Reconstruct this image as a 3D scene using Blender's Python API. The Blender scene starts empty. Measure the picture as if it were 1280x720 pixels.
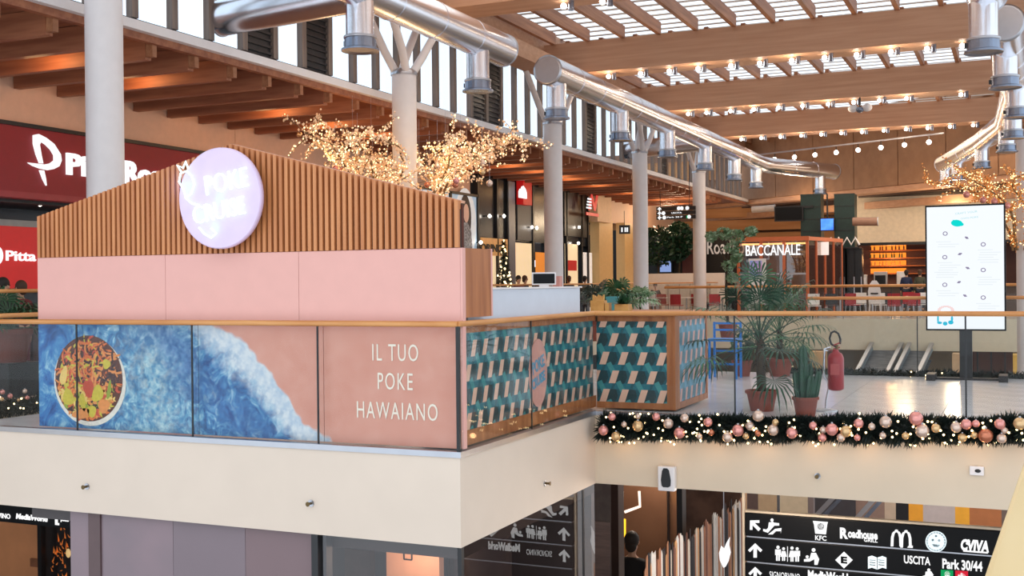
import bpy, bmesh, math, random
from mathutils import Vector, Matrix, Quaternion, noise
random.seed(7)
PI = math.pi
S = bpy.context.scene
C = S.collection
# ---------------------------------------------------------------- camera
FPX, YAW, PITCH, ROLL = 1430.5, -.41734, -.003648, -.009873
EYE = Vector((0, 0, 1.45))
_f = Vector((math.sin(YAW)*math.cos(PITCH), math.cos(YAW)*math.cos(PITCH), math.sin(PITCH)))
_r = Vector((math.cos(YAW), -math.sin(YAW), 0)); _u = _r.cross(_f)
_r2 = _r*math.cos(ROLL)+_u*math.sin(ROLL); _u2 = -_r*math.sin(ROLL)+_u*math.cos(ROLL)
cd = bpy.data.cameras.new('camera'); cam = bpy.data.objects.new('camera', cd); C.objects.link(cam)
mw = Matrix((( _r2.x, _u2.x, -_f.x, EYE.x), (_r2.y, _u2.y, -_f.y, EYE.y), (_r2.z, _u2.z, -_f.z, EYE.z), (0, 0, 0, 1)))
cam.matrix_world = mw
cd.sensor_fit = 'HORIZONTAL'; cd.sensor_width = 36; cd.lens = FPX/1280*36; cd.clip_start = .05; cd.clip_end = 500
S.camera = cam
def at(px, py, x=None, y=None, z=None):
    """the point of a real plane (x=, y= or z= constant) seen at a photo pixel: used to take measurements off the photo"""
    d = _r2*((px-640)/FPX) - _u2*((py-360)/FPX) + _f
    if x is not None: t = (x-EYE.x)/d.x
    elif y is not None: t = (y-EYE.y)/d.y
    else: t = (z-EYE.z)/d.z
    return EYE + d*t
# ---------------------------------------------------------------- world, lights, exposure
S.view_settings.view_transform = 'Standard'; S.view_settings.look = 'None'
S.view_settings.exposure = 0.08; S.view_settings.gamma = 1; S.view_settings.use_curve_mapping = False
w = bpy.data.worlds.new('overcast_sky'); S.world = w; w.use_nodes = True
wn = w.node_tree.nodes; bg = wn['Background']
bg.inputs[0].default_value = (.80, .90, 1.0, 1); bg.inputs[1].default_value = 1.5
def area(name, loc, rot, sx, sy, power, col):
    l = bpy.data.lights.new(name, 'AREA'); l.shape = 'RECTANGLE'; l.size = sx; l.size_y = sy; l.energy = power; l.color = col
    o = bpy.data.objects.new(name, l); o.location = loc; o.rotation_euler = rot; C.objects.link(o); return o
def lamp(name, loc, power, col=(1, .62, .3), r=.12):
    l = bpy.data.lights.new(name, 'POINT'); l.energy = power; l.color = col; l.shadow_soft_size = r
    o = bpy.data.objects.new(name, l); o.location = loc; C.objects.link(o); return o
# daylight falling through the skylight over the atrium, and an added fill light behind the camera
area('skylight_light', (-4, 16, 8.05), (0, 0, 0), 14, 12, 420, (1, .86, .72))
area('hall_fill', (-1.5, -4, 6.5), (math.radians(58), 0, math.radians(15)), 10, 5, 130, (1, .84, .70))
area('food_court_fill', (-5, 44, 6.2), (0, 0, 0), 12, 10, 420, (1, .78, .55))  # added fill area that brightens the food court
for q_, e_ in (((-15, 52, 4.6), 170), ((-9, 53, 4.4), 150), ((-2.5, 51, 4.2), 170), ((-4, 45.5, 4.6), 120), ((-13, 47, 4.2), 110)): lamp('food_court_fill_point', q_, e_, (1, .76, .50), .3)  # fill points added to lift the dim food court and timber bands
# ---------------------------------------------------------------- helpers
def lin(c):
    if isinstance(c, str): c = tuple(int(c[i:i+2], 16) for i in (0, 2, 4))
    return tuple(((v/255)/12.92 if v/255 <= .04045 else ((v/255+.055)/1.055)**2.4) for v in c)+(1,)
def nt(m): m.use_nodes = True; return m.node_tree.nodes, m.node_tree.links
MATS = {}
def mat(name, col, rough=.55, metal=0, var=.06, scale=6, bump=0, coord='Object', stretch=(1, 1, 1), emit=0, spec=.5, col2=None, detail=3, coat=0):
    if name in MATS: return MATS[name]
    m = bpy.data.materials.new(name); n, l = nt(m); b = n['Principled BSDF']
    c = lin(col)
    tc = n.new('ShaderNodeTexCoord'); mp = n.new('ShaderNodeMapping'); mp.inputs['Scale'].default_value = stretch
    nz = n.new('ShaderNodeTexNoise'); nz.inputs['Scale'].default_value = scale; nz.inputs['Detail'].default_value = detail
    l.new(tc.outputs[coord], mp.inputs[0]); l.new(mp.outputs[0], nz.inputs['Vector'])
    rp = n.new('ShaderNodeValToRGB')
    d = lin(col2) if col2 else tuple(v*(1-var*2) for v in c[:3])+(1,)
    rp.color_ramp.elements[0].position = .35; rp.color_ramp.elements[1].position = .68
    rp.color_ramp.elements[0].color = d; rp.color_ramp.elements[1].color = c
    l.new(nz.outputs['Fac'], rp.inputs[0]); l.new(rp.outputs[0], b.inputs['Base Color'])
    b.inputs['Roughness'].default_value = rough; b.inputs['Metallic'].default_value = metal
    b.inputs['Specular IOR Level'].default_value = spec; b.inputs['Coat Weight'].default_value = coat
    if bump:
        bp = n.new('ShaderNodeBump'); bp.inputs['Strength'].default_value = bump; bp.inputs['Distance'].default_value = .01
        l.new(nz.outputs['Fac'], bp.inputs['Height']); l.new(bp.outputs[0], b.inputs['Normal'])
    if emit:
        l.new(rp.outputs[0], b.inputs['Emission Color']); b.inputs['Emission Strength'].default_value = emit
    MATS[name] = m; return m
def emi(name, col, s):
    if name in MATS: return MATS[name]
    m = bpy.data.materials.new(name); n, l = nt(m); n.remove(n['Principled BSDF'])
    e = n.new('ShaderNodeEmission'); e.inputs[0].default_value = lin(col); e.inputs[1].default_value = s
    l.new(e.outputs[0], n['Material Output'].inputs[0]); MATS[name] = m; return m
def glass(name, tint=(1, 1, 1), refl=1.0, base=.04, rough=.0):
    m = bpy.data.materials.new(name); n, l = nt(m); n.remove(n['Principled BSDF'])
    t = n.new('ShaderNodeBsdfTransparent'); t.inputs[0].default_value = tuple(tint)+(1,)
    g = n.new('ShaderNodeBsdfGlossy'); g.inputs['Roughness'].default_value = rough
    lw = n.new('ShaderNodeLayerWeight'); lw.inputs[0].default_value = .5
    pw = n.new('ShaderNodeMath'); pw.operation = 'POWER'; pw.inputs[1].default_value = 5; l.new(lw.outputs['Facing'], pw.inputs[0])
    ma = n.new('ShaderNodeMath'); ma.operation = 'MULTIPLY_ADD'; ma.inputs[1].default_value = refl*.9; ma.inputs[2].default_value = base; ma.use_clamp = True
    mx = n.new('ShaderNodeMixShader'); l.new(pw.outputs[0], ma.inputs[0]); l.new(ma.outputs[0], mx.inputs[0])
    l.new(t.outputs[0], mx.inputs[1]); l.new(g.outputs[0], mx.inputs[2]); l.new(mx.outputs[0], n['Material Output'].inputs[0])
    MATS[name] = m; return m
def setp(o, label=None, cat=None, group=None, kind=None):
    if label: o['label'] = label
    if cat: o['category'] = cat
    if group: o['group'] = group
    if kind: o['kind'] = kind
    return o
def thing(name, loc, label=None, cat=None, group=None, kind=None, rz=0):
    o = bpy.data.objects.new(name, None); o.location = loc; o.rotation_euler = (0, 0, rz); o.empty_display_size = .1
    C.objects.link(o); return setp(o, label, cat, group, kind)
class B:
    """collects shapes into one mesh; coordinates are world ones unless the parent is given with off=None"""
    def __init__(s): s.v = []; s.f = []; s.m = []; s.sm = []
    def face(s, pts, mi=0, smooth=False):
        i = len(s.v); s.v += [Vector(p) for p in pts]; s.f.append(tuple(range(i, i+len(pts)))); s.m.append(mi); s.sm.append(smooth); return s
    def box(s, x0, x1, y0, y1, z0, z1, mi=0, M=None):
        i = len(s.v)
        P = [Vector(p) for p in ((x0, y0, z0), (x1, y0, z0), (x1, y1, z0), (x0, y1, z0), (x0, y0, z1), (x1, y0, z1), (x1, y1, z1), (x0, y1, z1))]
        if M: P = [M @ p for p in P]
        s.v += P
        for q in ((0, 3, 2, 1), (4, 5, 6, 7), (0, 1, 5, 4), (1, 2, 6, 5), (2, 3, 7, 6), (3, 0, 4, 7)):
            s.f.append(tuple(i+k for k in q)); s.m.append(mi); s.sm.append(False)
        return s
    def bar(s, a, b, w_, h_, mi=0, up=(0, 0, 1)):
        a = Vector(a); b = Vector(b); d = (b-a); L = d.length; d.normalize(); u = Vector(up)
        x = d.cross(u)
        if x.length < 1e-4: x = d.cross(Vector((1, 0, 0)))
        x.normalize(); u = x.cross(d)
        M = Matrix(((x.x, d.x, u.x, a.x), (x.y, d.y, u.y, a.y), (x.z, d.z, u.z, a.z), (0, 0, 0, 1)))
        return s.box(-w_/2, w_/2, 0, L, -h_/2, h_/2, mi, M)
    def tube(s, pts, r, seg=12, mi=0, caps=True, smooth=True):
        pts = [Vector(p) for p in pts]; n = len(pts)
        rs = r if isinstance(r, (list, tuple)) else [r]*n
        t0 = (pts[1]-pts[0]).normalized(); a = t0.cross(Vector((0, 0, 1)))
        if a.length < 1e-3: a = t0.cross(Vector((1, 0, 0)))
        a.normalize(); base = len(s.v)
        for k in range(n):
            t = (pts[min(k+1, n-1)]-pts[max(k-1, 0)])
            t = t.normalized() if t.length > 1e-9 else t0
            a = (a-t*a.dot(t)); a.normalize(); b = t.cross(a)
            for j in range(seg):
                an = 2*PI*j/seg; s.v.append(pts[k]+(a*math.cos(an)+b*math.sin(an))*rs[k])
        for k in range(n-1):
            for j in range(seg):
                q = base+k*seg
                s.f.append((q+j, q+(j+1) % seg, q+seg+(j+1) % seg, q+seg+j)); s.m.append(mi); s.sm.append(smooth)
        if caps:
            for q in (base, base+(n-1)*seg): s.face(s.v[q:q+seg], mi)
        return s
    def lathe(s, prof, c=(0, 0, 0), seg=20, mi=0, M=None, smooth=True):
        c = Vector(c); base = len(s.v); n = len(prof)
        for r, z in prof:
            for j in range(seg):
                an = 2*PI*j/seg; p = Vector((r*math.cos(an), r*math.sin(an), z))
                s.v.append((M @ p if M else p)+c)
        for k in range(n-1):
            for j in range(seg):
                q = base+k*seg
                s.f.append((q+j, q+(j+1) % seg, q+seg+(j+1) % seg, q+seg+j)); s.m.append(mi); s.sm.append(smooth)
        for q, (rr, zz) in ((base, prof[0]), (base+(n-1)*seg, prof[-1])):
            if rr > .002: s.face(s.v[q:q+seg], mi)
        return s
    def ball(s, c, r, seg=12, rings=8, mi=0, sc=(1, 1, 1)):
        prof = [(max(r*math.sin(PI*k/rings), 1e-4), -r*math.cos(PI*k/rings)) for k in range(rings+1)]
        return s.lathe(prof, c, seg, mi, Matrix.Diagonal((sc[0], sc[1], sc[2])).to_3x3())
    def prism(s, pts2, o, ux, uy, depth, mi=0):
        """2-D outline in the axes ux, uy from o, extruded by the vector depth"""
        o = Vector(o); ux = Vector(ux); uy = Vector(uy); d = Vector(depth); n = len(pts2); i = len(s.v)
        P = [o+ux*p[0]+uy*p[1] for p in pts2]; s.v += P+[p+d for p in P]
        s.f.append(tuple(i+k for k in range(n))); s.f.append(tuple(i+n+k for k in reversed(range(n))))
        for k in range(n): s.f.append((i+k, i+n+k, i+n+(k+1) % n, i+(k+1) % n))
        s.m += [mi]*(n+2); s.sm += [False]*(n+2); return s
    def build(s, name, mats, parent=None, world=True, label=None, cat=None, group=None, kind=None, bevel=0, loc=None):
        if not isinstance(mats, (list, tuple)): mats = [mats]
        off = Vector((0, 0, 0))
        if parent is not None and world:
            off = parent.location.copy()
            if parent.parent: off += parent.parent.location
        if parent is None and loc is not None: off = Vector(loc)
        me = bpy.data.meshes.new(name); me.from_pydata([v-off for v in s.v], [], s.f)
        for mm in mats: me.materials.append(mm)
        me.polygons.foreach_set('material_index', s.m); me.polygons.foreach_set('use_smooth', s.sm); me.update()
        bm = bmesh.new(); bm.from_mesh(me); bmesh.ops.remove_doubles(bm, verts=[], dist=0); bmesh.ops.recalc_face_normals(bm, faces=bm.faces); bm.to_mesh(me); bm.free()
        o = bpy.data.objects.new(name, me); C.objects.link(o)
        if parent is not None: o.parent = parent
        elif loc is not None: o.location = loc
        if bevel:
            bv = o.modifiers.new('bevel', 'BEVEL'); bv.width = bevel; bv.segments = 2; bv.limit_method = 'ANGLE'
        return setp(o, label, cat, group, kind)
def copyobj(o, parent=None, loc=None, rz=None):
    c = o.copy(); C.objects.link(c)
    if parent is not None: c.parent = parent
    if loc is not None: c.location = loc
    if rz is not None: c.rotation_euler = (0, 0, rz)
    return c
def kids(o): return [k for k in ALLKIDS.get(o.name, [])]
ALLKIDS = {}
def dup(root, loc, label=None, rz=None, scale=None, group=None):
    ch = {}
    for o in bpy.data.objects:
        if o.parent is not None: ch.setdefault(o.parent.name, []).append(o)
    r = copyobj(root, None, loc, rz)
    if label: r['label'] = label
    if group: r['group'] = group
    if scale: r.scale = (scale,)*3
    for k in ch.get(root.name, []):
        c = copyobj(k, r)
        for g in ch.get(k.name, []): copyobj(g, c)
    return r
ORD = ['first', 'second', 'third', 'fourth', 'fifth', 'sixth', 'seventh', 'eighth', 'ninth', 'tenth', 'eleventh', 'twelfth', 'thirteenth', 'fourteenth', 'fifteenth', 'sixteenth', 'seventeenth', 'eighteenth', 'nineteenth', 'twentieth'] + ['twenty-'+x for x in ('first', 'second', 'third', 'fourth', 'fifth', 'sixth', 'seventh', 'eighth', 'ninth')] + ['thirtieth']
def textmesh(body, size, m, origin, ux, uy, parent, name='lettering', depth=.004, sx=1.0, bold=0.0, align='CENTER', spacing=1.0, label=None):
    cu = bpy.data.curves.new(name, 'FONT'); cu.body = body; cu.size = size; cu.extrude = depth; cu.offset = bold; cu.align_x = align
    cu.space_character = spacing; cu.resolution_u = 3
    t = bpy.data.objects.new('tmp', cu); C.objects.link(t); dg = bpy.context.evaluated_depsgraph_get(); dg.update()
    me = bpy.data.meshes.new_from_object(t.evaluated_get(dg)); bpy.data.objects.remove(t)
    ux = Vector(ux).normalized(); uy = Vector(uy).normalized(); uz = ux.cross(uy); origin = Vector(origin)
    off = Vector((0, 0, 0))
    if parent is not None:
        off = parent.location.copy()
        if parent.parent: off += parent.parent.location
    for v in me.vertices:
        c = v.co.copy(); v.co = origin+ux*c.x*sx+uy*c.y+uz*c.z-off
    me.materials.clear(); me.materials.append(m); me.name = name
    o = bpy.data.objects.new(name, me); C.objects.link(o); o.parent = parent
    if label: o['label'] = label
    return o
def fit(body, m, p0, ux, uy, w_, h_, parent, name='lettering', depth=.02, bold=0.0, shear=0, label=None):
    """text stretched to fill a w x h field whose lower left corner is p0"""
    cu = bpy.data.curves.new(name, 'FONT'); cu.body = body; cu.size = 1; cu.extrude = .001; cu.offset = bold; cu.resolution_u = 3; cu.shear = shear
    t = bpy.data.objects.new('tmp', cu); C.objects.link(t); dg = bpy.context.evaluated_depsgraph_get(); dg.update()
    me = bpy.data.meshes.new_from_object(t.evaluated_get(dg)); bpy.data.objects.remove(t)
    xs = [v.co.x for v in me.vertices]; ys = [v.co.y for v in me.vertices]
    x0, x1, y0, y1 = min(xs), max(xs), min(ys), max(ys)
    ux = Vector(ux).normalized(); uy = Vector(uy).normalized(); uz = ux.cross(uy); p0 = Vector(p0); off = Vector((0, 0, 0))
    if parent is not None:
        off = parent.location.copy()
        if parent.parent: off += parent.parent.location
    for v in me.vertices:
        c = v.co.copy(); v.co = p0+ux*(c.x-x0)/(x1-x0)*w_+uy*(c.y-y0)/(y1-y0)*h_+uz*(depth if c.z > 0 else 0)-off
    me.materials.clear(); me.materials.append(m); me.name = name
    o = bpy.data.objects.new(name, me); C.objects.link(o); o.parent = parent
    if label: o['label'] = label
    return o
# ---------------------------------------------------------------- materials
WOODH = dict(scale=3, stretch=(.35, 6, 6), detail=5)
m_cream = mat('cream_plaster', 'DAC7B5', .55, var=.02, scale=2)
m_cream2 = mat('cream_plaster_warm', 'DCC8AE', .6, var=.03, scale=2)
m_wall = mat('gallery_plaster', 'E3B598', .6, var=.03)
m_white = mat('white_paint', 'E6E0DE', .45, var=.02)
m_column = mat('column_paint', 'DDD6D4', .5, var=.02)
m_glulam = mat('glulam_wood', 'CB9C7B', .55, col2='BD8C6B', scale=2.0, stretch=(.3, 3, 6), detail=5)
m_joist = mat('joist_wood', 'B27A55', .55, col2='8E5B3C', scale=2, stretch=(5, .3, 5))
m_rafter = mat('rafter_wood', 'A86B4A', .55, col2='8A5238', scale=2, stretch=(.4, 5, 5))
m_soffit = mat('soffit_wood', '9C6444', .6, col2='84503A', scale=2, stretch=(.4, 4, 4))
m_slat = mat('white_louvre', 'DAD3CB', .5, var=.02)
m_steel = mat('brushed_steel', 'E4E4EA', .24, 1, var=.03, scale=4, stretch=(1, .1, 1))
m_steel2 = mat('blue_grey_collar', '8A94A6', .25, .9, var=.05)
m_alu = mat('aluminium', 'B9B9BE', .3, .9, var=.03)
m_black = mat('black_panel', '0D0D10', .35, var=.1)
m_dark = mat('dark_frame', '1C1A1C', .4, var=.1)
m_rail = mat('oiled_handrail_wood', 'D89A5C', .4, col2='BE7A40', scale=3, stretch=(.4, .4, 4))
m_pink = mat('pink_laminate', 'E0A69A', .45, var=.015)
m_cwood = mat('kiosk_oak', 'B4703F', .5, col2='955428', scale=2, stretch=(6, 6, .5), detail=5)
m_slatw = mat('slat_wood', 'D08A55', .5, col2='B97242', scale=2, stretch=(6, 6, .4))
m_slatb = mat('slat_backing', '5E2C1C', .7, var=.1)
m_glass = glass('clear_glass', (.975, .985, .98), .85, .010)
m_sglass = glass('shop_glass', (.80, .74, .72), 1.0, .08)
m_mirror = glass('smoked_shop_glass', (.62, .55, .53), 1.2, .16)
m_tile = mat('grey_floor_tile', 'DCDCE0', .14, var=.06, scale=3, col2='CDCDD0')
m_grout = mat('grout', '8C8C8C', .8)
m_bfloor = mat('brown_gallery_floor', '9E7A66', .2, var=.06)
m_terra = mat('terracotta', '8A4434', .7, var=.08, bump=.2)
m_leaf = mat('palm_leaf', '3E6B45', .45, col2='24482E', scale=8)
m_leaf2 = mat('dark_leaf', '1E4A33', .5, col2='12301F', scale=8)
m_leaf3 = mat('pale_leaf', 'A9BFA0', .5, col2='5C8457', scale=8)
m_bark = mat('palm_bark', '4A3A2A', .9, col2='2E2418', scale=20, bump=.5)
m_pine = mat('garland_needles', '16261E', .6, col2='0A1410', scale=10)
m_bulb = emi('warm_bulb', 'FFE3B8', 9)
m_spot = emi('spot_bulb', 'FFF3E4', 14)
m_fairy = emi('fairy_bulb', 'FFDCA0', 7)
m_red = mat('red_paint', 'A8151C', .45, var=.04)
m_whitee = emi('white_sign_letters', 'FFFFFF', 1.1)
m_blackl = mat('screen_black', '08090C', .45, spec=.2)
# ================================================================ STRUCTURE
X0, Y0, X1, Y1, YB = -4.37, 8.73, 5.2, 12.12, 18.1      # kiosk corner, balcony edges, far edge of the near bridge
def struct(name, b, m, parent=None, **k):
    return b.build(name, m, parent, kind='structure' if parent is None else None, **k)
# near platform slabs
fl = thing('floor', (0, 0, 0), kind='structure')
B().box(-10.4, X0-.02, Y0+.02, 18.1, -.78, -.02).box(X0-.02, X1, Y1+.02, YB, -.78, -.02).build('floor_slab', m_grout, fl)
ty = YB-.02; tiles = []
tm = None; tw, tl = 1.2, .595
ix = 0; x = X0-1.2*1
while x < 3.4:
    y = Y1+.22
    while y < YB-.3:
        if tm is None:
            tm = B().box(0, tw-.006, 0, tl-.005, -.02, .0).build('floor_tile', m_tile, fl, world=False); tm.location = (x, y, 0)
        else: copyobj(tm, fl, (x, y, 0))
        y += tl+.0
    x += tw
B().box(-10.4, X0-.02, Y0+.02, Y1+.2, -.02, 0).box(X0-.02, X1, Y1+.02, Y1+.2, -.02, 0).box(-10.4, X0-1.22, Y1+.2, YB, -.02, 0).build('floor_border', m_tile, fl)
struct('wall_fascia_front', B().box(-10.4, X0, Y0, Y0+.02, -.8, -.03), m_cream)
struct('wall_fascia_side', B().box(X0-.02, X0, Y0+.02, Y1, -.8, -.03), m_cream)
struct('wall_fascia_balcony', B().box(X0, X1, Y1, Y1+.02, -.8, -.03), m_cream2)
struct('wall_fascia_return', B().box(-10.42, -10.4, Y0, 18.1, -.8, -.03), m_cream)
struct('wall_fascia_back', B().box(-10.4, X1, YB, YB+.02, -.8, -.0), m_cream2)
struct('trim_1', B().box(-10.42, X0+.015, Y0-.015, Y0+.06, -.03, .02).box(X0-.06, X0+.015, Y0+.06, Y1, -.03, .02), m_alu)
struct('trim_2', B().box(X0+.015, X1, Y1-.015, Y1+.05, -.03, .012), m_alu)
# gallery along the left shops
struct('floor_gallery', B().box(-16.3, -12.2, 4, 41, -.75, 0), m_bfloor)
struct('wall_fascia_gallery', B().box(-12.2, -12.17, 4, 41, -.8, -.0), m_cream2)
# far bridge with the dining tables, floor of the food court
struct('floor_food_court', B().box(-19.8, 6, 41, 75, -.85, .1), mat('food_court_floor', 'B9ADA2', .3, var=.05))
struct('wall_fascia_food_court', B().box(-12.2, 6, 40.95, 41, -.95, .12), mat('cream_fascia_far', 'DCCFB4', .55, var=.03))
# lower storey
struct('floor_lower', B().box(-30, 14, 4, 66, -4.8, -4.6), mat('lower_floor', 'A89C94', .25, var=.05))
# near balcony where the photograph is taken, with its rail
struct('floor_near', B().box(-3, 5, -4, .9, -.75, 0), m_tile)
# ---- atrium roof
roof = thing('ceiling', (0, 0, 7.3), kind='structure')
BY = [6.9, 14.85, 22.7, 30.95, 38.95, 46.8]
for k, yb in enumerate(BY):
    B().box(-12.4, 6.5, yb-1.05, yb, 7.3, 8.16).build('roof_beam', m_glulam, roof)
B().box(-11.75, -11.05, 2, 56, 6.98, 7.38).build('edge_beam', m_glulam, roof)
jm = None
for a, b in zip(BY[:-1], BY[1:]):
    x = -11.9
    while x < 6.4:
        if a < 7 and False: break
        B().box(x-.06, x+.06, a, b-1.05, 8.14, 8.46).build('roof_joist', [m_joist], roof)
        x += 1.02
for xx in range(18):
    B().box(-11.9+xx*1.02-.06, -11.9+xx*1.02+.06, BY[-1], 56.5, 8.14, 8.46).build('roof_joist', m_joist, roof)
sm = None; y = 7.2
while y < 56:
    if sm is None:
        MM = Matrix.Rotation(math.radians(7), 4, 'X')
        sm = B().box(-12.3, 6.4, -.13, .13, -.012, .012, 0, MM).build('louvre_slat', m_slat, roof, world=False); sm.location = (0, y, 1.30)
    else: copyobj(sm, roof, (0, y, 1.30))
    y += .56
# ---- end wall of the atrium (turned), and hall beyond
P1 = at(950, 246, y=55.5); P2 = at(1300, 214, y=47.0); P1.z = P2.z = 5.45
ew = thing('wall_end', (P1.x, P1.y, P1.z), kind='structure')
m_endw = mat('end_wall_timber', 'A07655', .6, col2='936A4B', scale=1.2, stretch=(3, .4, 2))
d = (P2-P1).normalized(); nn = Vector((d.y, -d.x, 0))
L = (P2-P1).length
k = 0; s_ = -6.0
while s_ < L+8:
    a = P1+d*s_; b = P1+d*(s_+2.36)
    B().bar(a+Vector((0, 0, 1.75)), b+Vector((0, 0, 1.75)), .25, 3.5).build('timber_panel', m_endw, ew); s_ += 2.4
B().bar(P1-d*6+Vector((0, 0, -.12))-nn*.4, P2+d*8+Vector((0, 0, -.12))-nn*.4, .9, .22).build('lower_beam', m_glulam, ew)
B().bar(P1-d*6+Vector((0, 0, -.62))-nn*2.0, P2+d*8+Vector((0, 0, -.62))-nn*2.0, .7, .3).build('lower_beam', m_glulam, ew)
B().bar(P1-d*6+Vector((0, 0, -.2))-nn*4.5, P2+d*8+Vector((0, 0, -.2))-nn*4.5, 6, .1).build('soffit_board', mat('brown_soffit', '5A4338', .6), ew)
# far left: warm timber bands above the food court
fb = thing('ceiling_food_court', (-12, 58, 4), kind='structure')
m_band = mat('warm_timber_band', 'C68A52', .5, col2='B5773F', scale=1.5, stretch=(.3, 3, 3))
for k, (z0, z1, yy) in enumerate(((6.6, 7.6, 57.0), (5.5, 6.35, 57.6), (4.75, 5.4, 58.4), (4.1, 4.65, 59.2), (3.55, 4.0, 60))):
    B().box(-26, -5.5 if k else -8, yy, yy+.4, z0, z1).build('timber_band', m_band, fb)
B().box(-26, 8, 60.4, 60.7, 3.2, 8.5).build('back_board', mat('brown_back', '8A6248', .6), fb)
struct('wall_back', B().box(-30, 10, 70, 70.3, -.0, 8), mat('dark_back_wall', '2A211E', .7))
# ---- gallery soffit with rafters, shop wall
gs = thing('ceiling_gallery', (-14, 20, 5.3), kind='structure')
B().box(-16.3, -12.2, 4, 58, 5.37, 5.41).build('soffit_board', m_soffit, gs)
B().box(-12.2, -12.08, 4, 58, 5.33, 5.47).build('eave_strip', m_white, gs)
B().box(-12.32, -12.2, 4, 58, 5.22, 5.46).build('eave_board', m_rafter, gs)
rm = None
for k in range(44):
    y = 8.07+k
    if rm is None:
        rm = B().box(-16.28, -12.42, -.07, .07, -.30, .06).build('rafter', m_rafter, gs, world=False)
        rm.data.transform(Matrix.Translation((14, 0, 0))); rm.location = (0, y-20, 0)
        sb = B().box(-.07, .07, -.05, .05, -.24, .05).build('beam_shoe', m_joist, gs, world=False); sb.location = (1.64, y-20-.0, -.02)
    else:
        copyobj(rm, gs, (0, y-20, 0)); copyobj(sb, gs, (1.64, y-20, -.02))
# clerestory above the gallery
cl = thing('window_1', (-12.3, 20, 5.5), kind='structure')
m_fin = mat('grey_timber_fin', '8B7A6E', .55, col2='70625A', scale=2, stretch=(5, 5, .4))
m_skyg = glass('clerestory_glass', (.93, .97, 1), .6)
B().box(-12.36, -12.2, 4, 58, 5.46, 5.52).build('sill', m_dark, cl)
B().box(-12.5, -12.2, 4, 58, 7.75, 8.6).build('window_head', m_glulam, cl)
fm = None
for k in range(52):
    y = 9.1+k*.9
    if fm is None:
        fm = B().box(-.06, .06, -.07, .07, .05, 2.3).build('window_fin', m_fin, cl, world=False); fm.location = (0, y-20, 0)
        bl = B().box(-.10, -.09, .07, .83, .06, 2.25).build('pane', m_skyg, cl, world=False); bl.location = (0, y-20, 0)
        fr = B().box(-.09, .0, .07, .10, .05, 2.28).build('blue_frame', mat('blue_grey_frame', '5C7488', .5), cl, world=False); fr.location = (0, y-20, 0)
    else:
        copyobj(fm, cl, (0, y-20, 0)); copyobj(fr, cl, (0, y-20, 0)) if k % 2 else None
        if k in (8, 10, 18, 19, 27, 36): pass
        else: copyobj(bl, cl, (0, y-20, 0))
for k in (8, 10, 18, 27, 36, 19):
    y = 9.1+k*.9; b = B().box(-12.34, -12.3, y+.09, y+.81, 5.56, 7.75)
    for q in range(18): b.box(-12.30, -12.26, y+.1, y+.8, 5.6+q*.12, 5.64+q*.12)
    b.build('louvre_panel', m_dark, cl)
# shop wall over the signs
sw = thing('wall_left', (-16.3, 4, 0), kind='structure')
yy = 6.0
for a, b in ((6, 12.2), (12.2, 16.9), (16.9, 21.3), (21.3, 26.1), (26.1, 30.4), (30.4, 33.5)):
    B().box(-16.5, -16.3, a, b-.015, 4.36, 5.62).build('wall_panel', m_wall, sw)
B().box(-16.6, -16.45, 20.2, 29.6, 0, 4.36).build('wall_infill', m_wall, sw)
B().box(-16.6, -16.45, 43.9, 58, 4.1, 5.62).build('wall_panel', mat('beige_wall', 'D2A98C', .6, var=.02), sw)
# fill outer
struct('wall_outer', B().box(-22, -21.8, 4, 70, -5, 5.6), mat('shop_back_wall', '2B2220', .8))
# ---- columns with tree struts
def column(x, y, label, full=True, zt=5.75, zb=-4.6, r=.25):
    c = thing('column', (x, y, zb), label, 'column', 'white atrium columns')
    B().tube([(x, y, zb), (x, y, zt-.05)], r, 28).build('shaft', m_column, c)
    B().lathe([(r+.02, zt-.05), (r+.02, zt+.02), (r-.06, zt+.08)], (x, y, 0), 28).build('capital_ring', m_alu, c)
    for sx, sy in ((-1, -1), (1, -1), (1, 1), (-1, 1)):
        B().tube([(x+.12*sx, y+.12*sy, zt), (x+.2*sx, y+.42*sy, zt+.38), (x+.28*sx, y+1.15*sy, 7.0)], [.085, .085, .075], 12).build('strut', m_column, c)
    return c
CL = ['thick white column rising behind the slatted kiosk gable, in front of the red shop sign', 'white column with branching struts standing in the golden lit tree', 'white column with branching struts in front of the dark shop with the red square sign',
      'white column between the beige wall and the hanging black direction sign', 'white column just past the black direction sign, before the food court']
for k, y in enumerate((12.05, 20.4, 28.5, 36.2, 43.8)): column(-11.4, y, CL[k])
column(.17, 37.5, 'white column at the edge behind the menu screen, wrapped by a golden lit tree')
# ---- silver air ducts
def duct(pts, label, r=.325, caps=None):
    t = thing('air_duct', pts[0], label, 'air duct', 'silver ventilation ducts')
    pts = [Vector(p) for p in pts]
    # segments with raised seam rings
    b = B(); b.tube(pts, r, 32); b.build('pipe', m_steel, t)
    for i in range(len(pts)-1):
        a, c = pts[i], pts[i+1]; n_ = int((c-a).length/1.5); dd = (c-a).normalized()
        for q in range(1, n_):
            m_ = a+(c-a)*q/n_; B().tube([m_-dd*.02, m_+dd*.02], r+.008, 32).build('seam_ring', m_steel, t)
    for e, o_ in ((pts[0], pts[1]), (pts[-1], pts[-2])):
        dd = (e-o_).normalized(); B().tube([e-dd*.01, e+dd*.02, e+dd*.035], [r+.012, r+.012, r*.9], 32).build('end_cap', m_alu, t)
    return t
ZD = 6.17
duct([(-9.5, 9, ZD), (-9.5, 21.1, ZD)], 'silver duct running overhead before the golden tree, nearest the camera')
duct([(-9.5, 23.5, ZD), (-9.5, 46, ZD), (-9.35, 46.9, ZD), (-7.3, 51, ZD)], 'long silver duct with round end cap running down the atrium, bent at its far end')
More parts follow.
